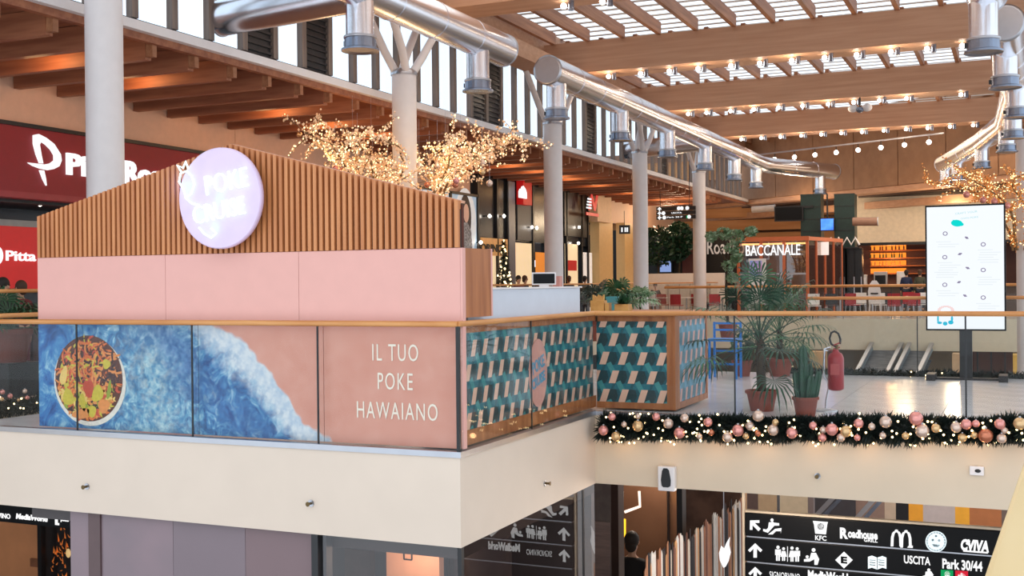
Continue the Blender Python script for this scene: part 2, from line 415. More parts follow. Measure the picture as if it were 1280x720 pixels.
duct([(-12.3, 15.7, 5.98), (-9.7, 15.7, 6.1)], 'silver branch duct coming out of the clerestory windows above the first rafters', .30)
duct([(-12.3, 37.4, 5.98), (-9.7, 37.4, 6.1)], 'silver branch duct crossing behind the fourth white column', .30)
duct([(-.45, 10, ZD), (-.45, 20.5, ZD)], 'silver duct over the menu screen side whose near end is above the frame')
duct([(-.2, 22.1, 5.98), (-.05, 30, 5.98), (-.3, 36, 5.98), (-1.1, 40.8, 5.98), (-2.05, 45.2, 5.98), (-2.7, 48.0, 5.98)], 'curving silver duct above the menu screen with a round end cap')
nproto = None
def nozzle(x, y, label, z=5.15):
    global nproto
    if nproto is None:
        t = thing('air_nozzle', (x, y, z), label, 'air nozzle', 'air nozzles hanging under the ducts')
        B().tube([(x, y, z+.2), (x, y, z+.80)], .225, 24).build('neck', m_steel, t)
        B().lathe([(.25, z+.19), (.262, z+.2), (.262, z+.23), (.25, z+.24)], (x, y, 0), 32, smooth=False).build('clamp_ring', m_alu, t)
        B().lathe([(.20, z+.02), (.30, z), (.30, z+.03), (.255, z+.05), (.25, z+.2)], (x, y, 0), 32, smooth=False).build('collar', m_steel2, t)
        B().box(x-.29, x-.25, y-.03, y+.03, z+.1, z+.18).build('actuator', m_dark, t)
        nproto = t; return t
    return dup(nproto, (x, y, z), label)
LN = [15.6, 19.9, 24, 28.5, 32.9, 37.3, 41.6, 45.4]
for k, y in enumerate(LN): nozzle(-9.5, y, '%s silver nozzle from the camera hanging under the ducts on the clerestory side' % ORD[k])
nozzle(-7.75, 50.1, 'small silver nozzle under the bent far end of the long duct')
for k, (x, y) in enumerate(((-.5, 20), (-.22, 23.9), (-.02, 28.4), (-.12, 32.6), (-.3, 36), (-1.1, 40.8), (-2.05, 45.2), (-2.6, 47.7))):
    nozzle(x, y, '%s silver nozzle from the camera on the duct above the menu screen' % ORD[k], 5.1)
# ---- spotlights on the beams
sp = None
def spot(x, y, z, label, power=0):
    global sp
    if sp is None:
        sp = thing('spotlight', (x, y, z), label, 'spotlight', 'spotlights under the roof beams')
        B().tube([(x+.16, y, z), (x+.16, y, z-.2)], .06, 12).build('housing', m_steel2, sp)
        B().bar((x+.16, y, z-.1), (x, y, z-.1), .02, .02).build('bracket', m_dark, sp)
        B().ball((x, y-.02, z-.1), .062, 12, 8).build('bulb', m_spot, sp)
    else: dup(sp, (x, y, z), label)
    if power: lamp('beam_spot_light', (x, y-.3, z-.45), power, (1, .80, .58), .1)
bn = ['the nearest visible lit beam', 'the second lit beam', 'the third lit beam', 'the farthest lit beam']
rows = ((30.3, [761, 801, 837, 873, 914, 950, 990, 1031, 1071, 1114, 1159, 1203]), (38.3, [860, 883, 913, 942, 973, 1003, 1035, 1067, 1099, 1133, 1201]), (46.1, [926, 951, 975, 1001, 1026, 1051, 1077, 1104, 1132, 1159, 1187, 1216]))
for k, (y, xs) in enumerate(rows):
    for q, px in enumerate(xs):
        p = at(px, 100, y=y); spot(p.x, y, 7.3, '%s small lit spotlight from the clerestory end of %s' % (ORD[q], bn[k]), 26 if q % 3 == 0 else 0)
for q, x in enumerate((-8.6, -7.75)): spot(x, 22.2, 7.3, '%s small spotlight under the beam above the near duct' % ORD[q], 0)
# track with small spots before the end wall
a = at(930, 189, y=50.5); b = at(1180, 174, y=46.2); a.z = b.z = (a.z+b.z)/2
tr = thing('lighting_track', (a.x, a.y, a.z), 'thin pale lighting track with small lamps before the timber end wall', 'lighting track')
B().bar(a, b, .06, .06).build('rail', m_alu, tr)
for q in range(9):
    p = a.lerp(b, (q+.6)/9.2); B().bar(p, p-Vector((0, 0, .22)), .03, .03).build('stem', m_dark, tr); B().ball(p-Vector((0, 0, .28)), .09, 10, 6).build('lamp_head', m_spot, tr)
# hanging sprinkler / camera dome on beam
p = at(1075, 137, y=38.0)
t = thing('ceiling_sensor', (p.x, p.y, p.z), 'white twin-headed sensor hanging under a beam above the screen', 'sensor')
B().ball((p.x, p.y, p.z), .13, 12, 8, 0, (1, 1, .8)).build('body', m_steel2, t)
B().ball((p.x-.22, p.y, p.z+.05), .16, 12, 8, 0, (1, .7, .8)).build('head', m_white, t); B().ball((p.x+.22, p.y, p.z+.05), .16, 12, 8, 0, (1, .7, .8)).build('head', m_white, t)
B().box(p.x-.02, p.x+.02, p.y-.02, p.y+.02, p.z+.1, 7.3).build('stem', m_dark, t)
# ---- warm downlights in the gallery soffit
dl = None
pxs = [(66, 52), (185, 80), (360, 127), (420, 140), (465, 157), (628, 197), (663, 204), (700, 209), (728, 214), (748, 221), (790, 231), (836, 240), (855, 246)]
for k, (px, py) in enumerate(pxs):
    p = at(px, py, z=5.3)
    y = round(p.y-8.07-.5)+8.57
    x = -14.2
    lab = '%s glowing orange downlight from the near end of the timber gallery soffit' % ORD[k]
    if dl is None:
        dl = thing('soffit_downlight', (x, y, 5.29), lab, 'downlight', 'orange downlights between the gallery rafters')
        B().lathe([(.16, 0), (.17, .05), (.10, .07)], (x, y, 5.29), 20).build('housing', m_dark, dl)
        B().lathe([(.001, 0), (.13, -.012), (.13, 0)], (x, y, 5.29), 20).build('lens', emi('orange_lens', 'FFB060', 12), dl)
    else: dup(dl, (x, y, 5.29), lab)
    lamp('downlight_glow', (x, y, 5.05), 20, (1, .56, .24), .25)
# ================================================================ KIOSK
KX0, KX1 = -9.28, -4.40
KF = 8.83                       # front face of the kiosk wall, behind the glass
kio = thing('food_kiosk', (KX0, KF, 0), 'pink and timber food kiosk with slatted gable on the corner of the platform', 'kiosk')
# printed front: sea, foam, coral sand (flat print)
def print_mat():
    m = bpy.data.materials.new('sea_print'); n, l = nt(m); b = n['Principled BSDF']; b.inputs['Roughness'].default_value = .35
    tc = n.new('ShaderNodeTexCoord'); geo = n.new('ShaderNodeNewGeometry')
    sep = n.new('ShaderNodeSeparateXYZ'); l.new(geo.outputs['Position'], sep.inputs[0])
    def nz(scale, det=6, dis=0, st=(1, 1, 1)):
        mp = n.new('ShaderNodeMapping'); mp.inputs['Scale'].default_value = st; l.new(geo.outputs['Position'], mp.inputs[0])
        k = n.new('ShaderNodeTexNoise'); k.inputs['Scale'].default_value = scale; k.inputs['Detail'].default_value = det; k.inputs['Distortion'].default_value = dis
        k.inputs['Roughness'].default_value = .65
        l.new(mp.outputs[0], k.inputs['Vector']); return k.outputs['Fac']
    def ma(op, a, b_=None, c=None, clamp=False):
        k = n.new('ShaderNodeMath'); k.operation = op; k.use_clamp = clamp
        for i, q in enumerate((a, b_, c)):
            if q is None: continue
            if isinstance(q, (int, float)): k.inputs[i].default_value = q
            else: l.new(q, k.inputs[i])
        return k.outputs[0]
    def ramp(fac, els):
        r = n.new('ShaderNodeValToRGB'); r.color_ramp.elements[0].position = els[0][0]; r.color_ramp.elements[0].color = lin(els[0][1])
        r.color_ramp.elements[1].position = els[-1][0]; r.color_ramp.elements[1].color = lin(els[-1][1])
        for p, c in els[1:-1]:
            e = r.color_ramp.elements.new(p); e.color = lin(c)
        l.new(fac, r.inputs[0]); return r.outputs[0]
    def mix(f, a, b_):
        k = n.new('ShaderNodeMix'); k.data_type = 'RGBA'; l.new(f, k.inputs[0]); l.new(a, k.inputs[6]); l.new(b_, k.inputs[7]); return k.outputs[2]
    X, Z = sep.outputs['X'], sep.outputs['Z']
    # boundary of the foam: x = f(z)
    # foam edge: steep at lower right, shallow at the top
    d0 = ma('ADD', ma('MULTIPLY', ma('ADD', X, 6.35), .80), ma('MULTIPLY', ma('SUBTRACT', Z, .52), 1.0))
    big = nz(1.6, 3); d1 = ma('ADD', d0, ma('MULTIPLY', ma('SUBTRACT', big, .5), .55))
    fine = nz(14, 8); d2 = ma('ADD', d1, ma('MULTIPLY', ma('SUBTRACT', fine, .5), .22))
    sea1 = ramp(nz(3.2, 9, 1.2), [(.38, '153F76'), (.47, '2560A0'), (.55, '3F7FB0'), (.64, '8FB6C8')])
    sea2 = ramp(nz(7, 9, 1.5), [(.36, '163F70'), (.47, '2A689C'), (.56, '5C97B8'), (.66, 'B4CED4')])
    left = ma('MULTIPLY', ma('ADD', X, 8.2), -1.1, clamp=True)
    sea = mix(left, sea2, sea1)
    pale = ma('SUBTRACT', 1, ma('MULTIPLY', ma('ABSOLUTE', ma('ADD', X, 7.75)), 1.6), clamp=True)
    pf = ma('MULTIPLY', pale, ma('MULTIPLY', nz(9, 8, .6), 1.25), clamp=True)
    lightc = ramp(fine, [(.40, '4F86A4'), (.5, '94B4BC'), (.60, 'C2CFC8')])
    sea = mix(pf, sea, lightc)
    deep = ma('SUBTRACT', 1, ma('MULTIPLY', ma('ABSOLUTE', ma('ADD', d1, .62)), 2.2), clamp=True)
    sea = mix(ma('MULTIPLY', deep, .7), sea, ramp(fine, [(.4, '163C7C'), (.6, '3A6FA8')]))
    foamf = ramp(d2, [(0, '000000'), (.02, '000000')])
    mr = n.new('ShaderNodeMapRange'); mr.inputs[1].default_value = -.34; mr.inputs[2].default_value = -.12; l.new(d2, mr.inputs[0])
    foam = ramp(fine, [(.35, 'A4B4C6'), (.6, 'CDCFD2')])
    c1 = mix(mr.outputs[0], sea, foam)
    mr2 = n.new('ShaderNodeMapRange'); mr2.inputs[1].default_value = .02; mr2.inputs[2].default_value = .06; l.new(d1, mr2.inputs[0])
    coral = ramp(nz(5, 4), [(.3, 'C98470'), (.7, 'D29380')])
    c2 = mix(mr2.outputs[0], c1, coral)
    l.new(c2, b.inputs['Base Color']); return m
m_print = print_mat()
fp = None
for k, (a, b_) in enumerate(((KX0, -8.68), (-8.68, -7.22), (-7.22, -5.80), (-5.80, KX1))):
    o = B().box(a+.003, b_-.003, KF, KF+.03, .03, 1.08).build('printed_panel', m_print, kio, label='coral sand print panel with cream lettering' if k == 3 else ('sea print panel with a poke bowl photo' if k == 0 else None))
    if k == 3: fp = o
m_let = mat('cream_print', 'EBDCCB', .4, var=.01)
for txt, px, py, sz in (('IL TUO', 494, 451, .215), ('POKE', 494, 487, .215), ('HAWAIANO', 496, 524, .215)):
    p = at(px, py, y=KF)
    textmesh(txt, sz, m_let, (p.x, KF-.004, p.z-.0), (1, 0, 0), (0, 0, 1), fp, sx=.62, bold=.0, depth=.002, spacing=1.18)
# the bowl of the print, flat
bc = at(111, 473, y=KF); by = KF-.003
bowl = B()
def ell(b, cx, cz, rx, rz, y, mi, n=40, wob=0):
    b.face([(cx+rx*math.cos(2*PI*k/n)*(1+wob*random.uniform(-1, 1)), y, cz+rz*math.sin(2*PI*k/n)*(1+wob*random.uniform(-1, 1))) for k in range(n)], mi)
ell(bowl, bc.x+.01, bc.z-.03, .475, .45, by, 0); ell(bowl, bc.x, bc.z, .445, .435, by-.001, 1)
cols = ['E4D9CC', '5A2A1E', 'D86A2E', 'C9B33A', 'C24A34', 'E08A48', '3A1E22', '8E9A34', 'E8C06A']
bm_ = [mat('bowl_print_%d' % k, c, .4, var=.08, scale=30) for k, c in enumerate(cols)]
random.seed(3)
yy = by-.002
def inside(px_, pz, r=.40): return (px_/r)**2+(pz/r)**2 < 1
for k in range(420):
    while True:
        px_, pz = random.uniform(-.43, .43), random.uniform(-.42, .42)
        if inside(px_, pz): break
    top = pz > -.08
    a = random.uniform(0, PI)
    if top:
        mi = random.choice([2, 2, 5, 3, 4, 3, 6] if px_ < .12 else [6, 6, 2, 5, 1, 2]); L_ = random.uniform(.03, .09); w_ = random.uniform(.006, .014)
    else:
        mi = random.choice([5, 2, 4, 3, 6, 7, 8]); L_ = random.uniform(.02, .05); w_ = random.uniform(.012, .03)
    dx, dz = math.cos(a), math.sin(a); q = yy-random.uniform(0, .001)
    c0 = Vector((bc.x+px_, q, bc.z+pz)); e = Vector((dx*L_, 0, dz*L_)); f = Vector((-dz*w_, 0, dx*w_)); g = f*1.5
    bowl.face([c0-e-f, c0-e*.3-f+g, c0+e*.4-f+g*.7, c0+e-f*.4, c0+e+f*.6, c0+e*.3+f+g, c0-e*.4+f+g*.8, c0-e+f], mi)
for (ux, uz, s1, s2, rot, mi) in ((-.27, -.20, .075, .085, .3, 3), (.12, -.15, .07, .09, -.5, 3), (-.08, -.24, .04, .09, .2, 3), (-.10, -.36, .12, .05, .2, 5), (.20, -.27, .08, .07, .5, 5), (.27, -.11, .025, .10, -.2, 7), (-.33, .02, .045, .10, -.3, 8), (.04, -.33, .06, .06, .2, 3), (.0, -.1, .07, .09, .1, 4), (.24, .15, .05, .05, .3, 3)):
    pts = []
    for k in range(14):
        an = 2*PI*k/14; rr = 1+.12*math.sin(3*an+ux*9); x_, z_ = s1*math.cos(an)*rr, s2*math.sin(an)*rr
        pts.append((bc.x+ux+x_*math.cos(rot)-z_*math.sin(rot), yy-.0015, bc.z+uz+x_*math.sin(rot)+z_*math.cos(rot)))
    bowl.face(pts, mi)
bowl.build('bowl_photo', bm_, kio, label='round photo of a poke bowl printed on the blue panel')
# upper pink panels
m_back = mat('kiosk_core', '4A3A34', .7)
B().box(KX0+.01, KX1-.01, KF+.03, KF+.10, .03, 2.1).build('core_wall', m_back, kio)
for a, b_ in ((KX0, -7.61), (-7.61, -6.06), (-6.06, KX1)):
    B().box(a+.002, b_-.002, KF, KF+.03, 1.085, 1.765).build('pink_panel', m_pink, kio)
B().box(KX1-.0, KX1+.02, KF, KF+.06, .03, 1.765).build('pink_edge', m_pink, kio)
B().box(KX1-.02, KX1+.015, KF+.06, 9.42, 1.16, 1.765).build('side_panel', m_cwood, kio)
B().box(KX1-.02, KX1+.018, 9.42, 9.45, 1.16, 1.77).build('side_edge', m_pink, kio)
# gable
gp = (-6.82, 2.80); gl, gr = 2.19, 2.17
def gz(x): return gl+(gp[1]-gl)*(x-KX0)/(gp[0]-KX0) if x < gp[0] else gp[1]+(gr-gp[1])*(x-gp[0])/(KX1-gp[0])
B().prism([(KX0, 1.765), (KX1, 1.765), (KX1, gr-.03), (gp[0], gp[1]-.03), (KX0, gl-.03)], (0, KF+.05, 0), (1, 0, 0), (0, 0, 1), (0, .03, 0)).build('gable_board', m_slatb, kio)
ns = 78; pitch = (KX1-KX0)/ns
for k in range(ns):
    xa = KX0+k*pitch+pitch*.2; xb = xa+pitch*.56
    b = B(); za, zb_ = gz(xa), gz(xb)
    i = [(xa, 1.768), (xb, 1.768), (xb, zb_), (xa, za)]
    b.prism(i, (0, KF-.01, 0), (1, 0, 0), (0, 0, 1), (0, .058, 0)); b.build('slat', m_slatw, kio)
for (xa, za), (xb, zb_) in (((KX0, gl), gp), (gp, (KX1, gr))):
    B().bar((xa, KF+.075, za-.008), (xb, KF+.075, zb_-.008), .06, .022).build('gable_cap', mat('pale_cap', 'E0A98A', .5), kio)
# ---- round neon sign
ns_ = thing('neon_sign', (-6.845, KF-.1, 2.28), 'round lilac sign with glowing cyan neon lettering on the slatted gable', 'neon sign')
R_ = .475; cx, cz = -6.845, 2.28
M90 = Matrix.Rotation(PI/2, 3, 'X')
B().lathe([(R_-.01, .005), (R_, .012), (R_, .05), (R_-.01, .06)], (cx, KF-.08, cz), 64, 0, M90).build('disc', mat('lilac_disc', 'DCC6E2', .4, var=.03, emit=.05), ns_)
B().lathe([(.2, -.06), (.2, .03)], (cx, KF-.06, cz), 24, 0, M90).build('mount', m_dark, ns_)
m_neon = emi('neon_tube', 'D8FFFF', 1.9)
th = math.radians(8); ux = (math.cos(th), 0, math.sin(th)); uy = (-math.sin(th), 0, math.cos(th))
NY = KF-.16
textmesh('POKE', .27, m_neon, (cx+.11, NY, cz+.06), ux, uy, ns_, name='neon_word', depth=.012, sx=.76, bold=-.004)
textmesh('CRUISE', .25, m_neon, (cx+.02, NY, cz-.20), ux, uy, ns_, name='neon_word', depth=.012, sx=.76, bold=-.004)
def ntube(pts, name='neon_drawing'):
    B().tube([(cx+a, NY, cz+b_) for a, b_ in pts], .010, 8).build(name, m_neon, ns_)
ntube([(-.40, .10), (-.45, .17), (-.43, .25), (-.36, .27), (-.30, .22), (-.27, .14), (-.31, .05), (-.37, .02), (-.40, .10)])
ntube([(-.42, .26), (-.47, .33), (-.40, .30), (-.37, .36), (-.34, .29)])
ntube([(-.38, .02), (-.30, -.04), (-.22, -.06)])
ntube([(-.22, -.27), (-.16, -.33), (-.08, -.37), (-.02, -.33), (-.08, -.28)])
for a, b_ in ((.22, .16), (.0, .0), (-.2, -.17), (-.36, .13), (.22, -.1), (-.05, -.27)): lamp('neon_light', (cx+a, NY-.02, cz+b_), .10, (.0, .9, .85), .06)
lamp('neon_light', (cx-.52, NY+.03, cz+.16), 2.6, (.1, .2, 1.0), .03)
# ---- serving counter along the side, behind glass
PX = X0-.10
ct = thing('serving_counter', (PX, 10.5, 0), 'long serving counter with teal cube pattern front and pink oval logo behind the side glass', 'counter')
m_teal = mat('dark_teal', '0F5560', .4, var=.05); m_pp = mat('pattern_pink', 'E3B49B', .4, var=.02); m_lt = mat('pattern_sea_green', '3F8C8C', .4, var=.02)
m_dg = mat('pattern_green_black', '17383D', .4, var=.05); m_mt = mat('pattern_mid_teal', '1B6B78', .4, var=.04)
def pattern(b, o, ux, uy, nrm, W_, H_, px_=.232, pz=.212, skew=1.0):
    """the flat printed pattern of cubes, clipped to the panel"""
    o, ux, uy, nrm = map(Vector, (o, ux, uy, nrm))
    def poly(pts, mi, lift):
        # clip to 0..W, 0..H
        def clip(P, ax, lim, keepless):
            out = []
            for i in range(len(P)):
                a, c = P[i], P[(i+1) % len(P)]
                ia = (a[ax] <= lim) == keepless or a[ax] == lim; ic = (c[ax] <= lim) == keepless or c[ax] == lim
                if ia: out.append(a)
                if ia != ic:
                    t = (lim-a[ax])/(c[ax]-a[ax]); out.append((a[0]+(c[0]-a[0])*t, a[1]+(c[1]-a[1])*t))
            return out
        for ax, lim, kl in ((0, 0, False), (0, W_, True), (1, 0, False), (1, H_, True)):
            pts = clip(pts, ax, lim, kl)
            if len(pts) < 3: return
        b.face([o+ux*p[0]+uy*p[1]+nrm*lift for p in pts], mi)
    b.face([o, o+ux*W_, o+ux*W_+uy*H_, o+uy*H_], 0)
    r = -1
    while r*pz < H_+pz:
        c = -2
        while c*px_ < W_+px_:
            x = c*px_+(px_/2 if r % 2 else 0)+.03; z = r*pz
            a, h, s = px_*.35, pz*.68, px_*.22*1.0
            # pink face leaning right
            poly([(x, z), (x+a, z), (x+a+s, z+h), (x+s, z+h)], 1, .0015)
            # dark hexagon on its right
            poly([(x+a, z), (x+px_*.80, z-pz*.02), (x+px_*1.0, z+h*.45), (x+px_*.9, z+h), (x+a+s, z+h)], 3, .001)
            # sea-green face falling to the next cube
            poly([(x+px_*.38, z+pz*.04), (x+px_*.62, z+pz*.16), (x+px_*.95, z-pz*.52), (x+px_*.70, z-pz*.62)], 2, .0012)
            poly([(x-px_*.25, z+h), (x+px_*.62, z+h), (x+px_*.70, z+pz), (x-px_*.12, z+pz)], 4, .0005)
            c += 1
        r += 1
PM = [m_teal, m_pp, m_lt, m_dg, m_mt]
ya, yb = Y0+.22, 12.405
B().box(PX-.55, PX-.02, ya, yb, .05, 1.08).build('carcass', m_cwood, ct)
b = B(); pattern(b, (PX, ya+.06, .16), (0, 1, 0), (0, 0, 1), (1, 0, 0), yb-ya-.12, .86, px_=.236, pz=.215); b.build('patterned_front', PM, ct)
B().box(PX-.02, PX+.015, ya-.0, ya+.06, .03, 1.08).build('corner_post', m_cwood, ct)
B().box(PX-.02, PX+.015, ya+.06, yb, .03, .16).build('bottom_rail', m_cwood, ct)
B().box(PX-.02, PX+.015, ya+.06, yb, 1.02, 1.08).build('top_rail', m_cwood, ct)
B().box(PX-.60, PX+.03, ya, yb-.0, 1.08, 1.12).build('counter_top', m_white, ct)
oc = at(672, 466, x=PX); pts = [(.235*math.cos(2*PI*k/40), .345*math.sin(2*PI*k/40)) for k in range(40)]
B().prism(pts, (PX+.003, oc.y, oc.z), (0, 1, 0), (0, 0, 1), (.006, 0, 0)).build('oval_logo', mat('dusty_pink', 'DDA093', .45), ct, label='pink oval logo with blue words')
m_lb = mat('logo_blue', '5F9FBE', .4)
for txt, dz, sz in (('POKE', .03, .17), ('CRUISE', -.12, .14)):
    textmesh(txt, sz, m_lb, (PX+.011, oc.y+.01, oc.z+dz), (0, math.cos(.25), math.sin(.25)), (0, -math.sin(.25), math.cos(.25)), ct, sx=.78, bold=.006, depth=.001)
# grey-white screen box on the counter
sh = thing('display_case', (PX, 10.4, 1.12), 'pale grey box screen standing on the serving counter', 'display case')
B().box(PX-.34, PX-.02, Y0+.42, 12.0, 1.12, 1.40).build('case_body', mat('pale_blue_grey', 'C9CED8', .3, var=.02), sh, bevel=.006)
B().box(PX-.36, PX-.0, Y0+.40, 12.02, 1.40, 1.415).build('case_top', m_white, sh)
p = at(680, 355, x=PX-.2)
tb = thing('till_screen', (p.x, p.y, 1.415), 'small white-framed black till screen on the grey display case', 'till screen')
MT = Matrix.Translation((p.x, p.y, 1.415)) @ Matrix.Rotation(math.radians(25), 4, 'Z')
B().box(-.13, .13, -.01, .01, .02, .155, 0, MT).build('frame', m_white, tb); B().box(-.115, .115, -.013, -.009, .035, .14, 0, MT).build('screen', m_blackl, tb)
B().box(-.05, .05, -.04, .05, 0, .02, 0, MT).build('foot', m_white, tb)
p = at(697, 355, x=PX-.2)
B().box(p.x-.04, p.x+.04, p.y-.04, p.y+.04, 1.415, 1.53).build('card_box', mat('small_pink_box', 'C98C80', .5), None, loc=(p.x, p.y, 1.415), label='small dusty pink box beside the till screen', cat='box')
# ---- end counter
EX0, EX1, EY0, EY1 = X0-.08, -3.53, 12.42, 13.86
ec = thing('end_counter', (EX0, EY0, 0), 'square end counter with teal cube pattern and oak corner post behind the garland', 'counter')
B().box(EX0+.01, EX1-.01, EY0+.01, EY1-.01, .04, 1.07).build('carcass', m_cwood, ec)
b = B(); pattern(b, (EX0, EY0, .09), (1, 0, 0), (0, 0, 1), (0, -1, 0), EX1-EX0-.085, .92, px_=.226, pz=.213); b.build('patterned_front', PM, ec)
b = B(); pattern(b, (EX1, EY0+.17, .09), (0, 1, 0), (0, 0, 1), (1, 0, 0), EY1-EY0-.23, .92, px_=.226, pz=.213); b.build('patterned_side', [mat('teal_side', '3A7F92', .4), mat('pink_side', 'D9A294', .4), mat('blue_side', '5C9DBE', .4), mat('dark_side', '2E6A7C', .4), mat('mid_side', '4C8FA8', .4)], ec)
B().box(EX1-.085, EX1+.012, EY0-.012, EY0+.17, .02, 1.07).build('corner_post', m_cwood, ec)
B().box(EX1-.02, EX1+.012, EY1-.06, EY1, .02, 1.07).build('corner_post', m_cwood, ec)
B().box(EX0, EX1-.085, EY0-.012, EY0+.01, .02, .09).build('bottom_rail', m_cwood, ec); B().box(EX1-.02, EX1+.012, EY0+.17, EY1-.06, .02, .09).build('bottom_rail', m_cwood, ec)
B().box(EX0-.3, EX1+.03, EY0-.03, EY1+.02, 1.07, 1.11).build('counter_top', m_cwood, ec)
# things on the end counter
zt = 1.11
p = at(750, 388, y=13.0)
t = thing('cutlery_box', (p.x, p.y, zt), 'yellow wooden box of upright sticks on the end counter', 'box')
m_y = mat('honey_wood', 'E0B065', .5, col2='CC9850', scale=8)
B().box(p.x-.10, p.x+.07, p.y-.06, p.y+.06, zt, zt+.13).build('box', m_y, t)
for q in range(7): B().box(p.x-.09+q*.022, p.x-.075+q*.022, p.y-.01, p.y+.01, zt+.13, zt+.20-.01*(q % 3)).build('stick', m_y, t)
B().box(p.x+.08, p.x+.13, p.y-.05, p.y+.05, zt, zt+.10).build('small_box', m_y, t)
p = at(766, 388, y=13.5)
B().box(p.x-.07, p.x+.07, p.y-.05, p.y+.05, zt, zt+.17).box(p.x-.075, p.x+.075, p.y-.055, p.y+.055, zt+.15, zt+.16).build('napkin_box', mat('teal_card', '4E9FA6', .5), None, loc=(p.x, p.y, zt), label='teal napkin box behind the yellow stick box', cat='box')
POTC = at(779, 388, y=13.0)
t = thing('potted_herb', (POTC.x, POTC.y, zt), 'bushy green herb in a square yellow wooden planter on the end counter', 'potted plant')
B().box(POTC.x-.085, POTC.x+.085, POTC.y-.07, POTC.y+.07, zt, zt+.085).build('planter', m_y, t)
b = B(); random.seed(5)
for k in range(170):
    a = random.uniform(0, 2*PI); e = random.uniform(.1, 1.4); r = random.uniform(.06, .17)
    c0 = Vector((POTC.x+random.uniform(-.06, .06), POTC.y+random.uniform(-.05, .05), zt+.08)); dd = Vector((math.cos(a)*math.cos(e), math.sin(a)*math.cos(e), math.sin(e)))
    s_ = dd.cross(Vector((0, 0, 1))).normalized()*.012; m1 = c0+dd*r*.6; b.face([c0, m1-s_, c0+dd*r, m1+s_])
b.build('foliage', m_leaf, t, kind='stuff')
# ---- glass balustrades with rails
def balustrade(name, label, segs, rail_r=.026, z1=1.085, zr=1.11, glassm=m_glass, z0=.0, thick=.012):
    t = thing(name, (segs[0][0][0], segs[0][0][1], z0), label, 'balustrade')
    for a, c, cuts in segs:
        a = Vector(a); c = Vector(c); dd = (c-a).normalized(); L_ = (c-a).length
        cs = [0]+list(cuts)+[L_]
        for u, v in zip(cs[:-1], cs[1:]):
            p, q = a+dd*(u+.006), a+dd*(v-.006); zc = (z0+z1)/2
            B().bar((p.x, p.y, zc), (q.x, q.y, zc), thick, z1-z0).build('glass_pane', glassm, t)
            if v < L_:
                e = a+dd*v; B().bar((e.x, e.y, z0), (e.x, e.y, z1), .011, thick+.004, 0, dd).build('joint_seal', m_dark, t)
        B().tube([(a.x, a.y, zr), (c.x, c.y, zr)], rail_r, 14).build('handrail', m_rail, t)
    return t
balustrade('glass_balustrade', 'glass balustrade with orange timber handrail in front of the printed kiosk and along its side',
    [((-10.4, Y0+.02, 0), (X0-.02, Y0+.02, 0), [1.72, 3.17, 4.59]), ((X0-.02, Y0+.02, 0), (X0-.02, Y1+.03, 0), [1.60]), ((X0-.02, Y1+.03, 0), (X1, Y1+.03, 0), [1.60, 3.9, 6.1])])
B().box(X0-.035, X0-.005, Y0+.005, Y0+.035, 0, 1.09).build('glass_corner_seal', m_dark, bpy.data.objects['glass_balustrade'])
balustrade('glass_balustrade', 'rear glass balustrade with timber handrail behind the menu screen', [((-3.0, YB-.02, 0), (X1, YB-.02, 0), [1.6, 3.2, 4.8])], zr=1.18, z1=1.15)
balustrade('glass_balustrade', 'side glass balustrade with timber handrail at the open left end of the kiosk platform', [((-10.38, Y0+.1, 0), (-10.38, 12.5, 0), [1.8])], zr=1.15)
balustrade('glass_balustrade', 'long glass balustrade with timber handrail along the shop gallery', [((-12.22, 7, 0), (-12.22, 56, 0), [k*1.6 for k in range(1, 30)])], zr=1.42, z1=1.38)
balustrade('glass_balustrade', 'distant glass balustrade with two timber rails edging the dining bridge', [((-12.0, 41.0, .1), (4, 41.0, .1), [k*1.6 for k in range(1, 10)])], z0=.12, zr=1.26, z1=1.22, rail_r=.05)
# near rail
a = at(1238, 716, z=1.1); c = at(1282, 583, z=1.1); dd = (c-a).normalized()
nrr = thing('near_handrail', (a.x, a.y, 0), 'pale timber handrail of the near balcony cutting the lower right corner', 'handrail')
off = Vector((dd.y, -dd.x, 0))*.05
B().bar(a-dd*.9+off, c+dd*.1+off, .10, .045).build('rail', mat('pale_ash', 'D8C08E', .4, col2='CDB27C', scale=3, stretch=(3, .4, 3)), nrr, bevel=.008)
m_ = a-dd*.6+off; B().box(m_.x-.02, m_.x+.02, m_.y-.02, m_.y+.02, 0, 1.08).build('post', m_alu, nrr)
# ---- fittings on the fascia
def sprinkler(p, n, label):
    t = thing('sprinkler_head', p, label, 'sprinkler', 'sprinkler heads on the cream fascia')
    n = Vector(n); p = Vector(p)
    B().tube([p, p+n*.008], .032, 16).build('escutcheon', m_alu, t)
    B().tube([p, p+n*.05], .012, 10).build('nozzle', mat('aged_brass', '6A5638', .4, .8), t)
    B().tube([p+n*.055, p+n*.06], .022, 12).build('deflector', mat('aged_brass', '6A5638', .4, .8), t)
sprinkler(at(109, 608, y=Y0), (0, -1, 0), 'small brass sprinkler head at the left end of the long front fascia')
sprinkler(at(389, 629, y=Y0), (0, -1, 0), 'small brass sprinkler head on the front fascia under the coral print')
sprinkler(at(681, 604, x=X0), (1, 0, 0), 'small brass sprinkler head on the receding side fascia')
sprinkler(at(1022, 595, y=Y1), (0, -1, 0), 'small brass sprinkler head on the fascia below the garland')
p = at(836, 597, y=Y1)
t = thing('wall_speaker', (p.x, p.y, p.z), 'white wall speaker with black oval grille under the garland', 'speaker')
B().box(p.x-.10, p.x+.09, Y1-.09, Y1, p.z-.135, p.z+.135).build('case', m_white, t, bevel=.012)
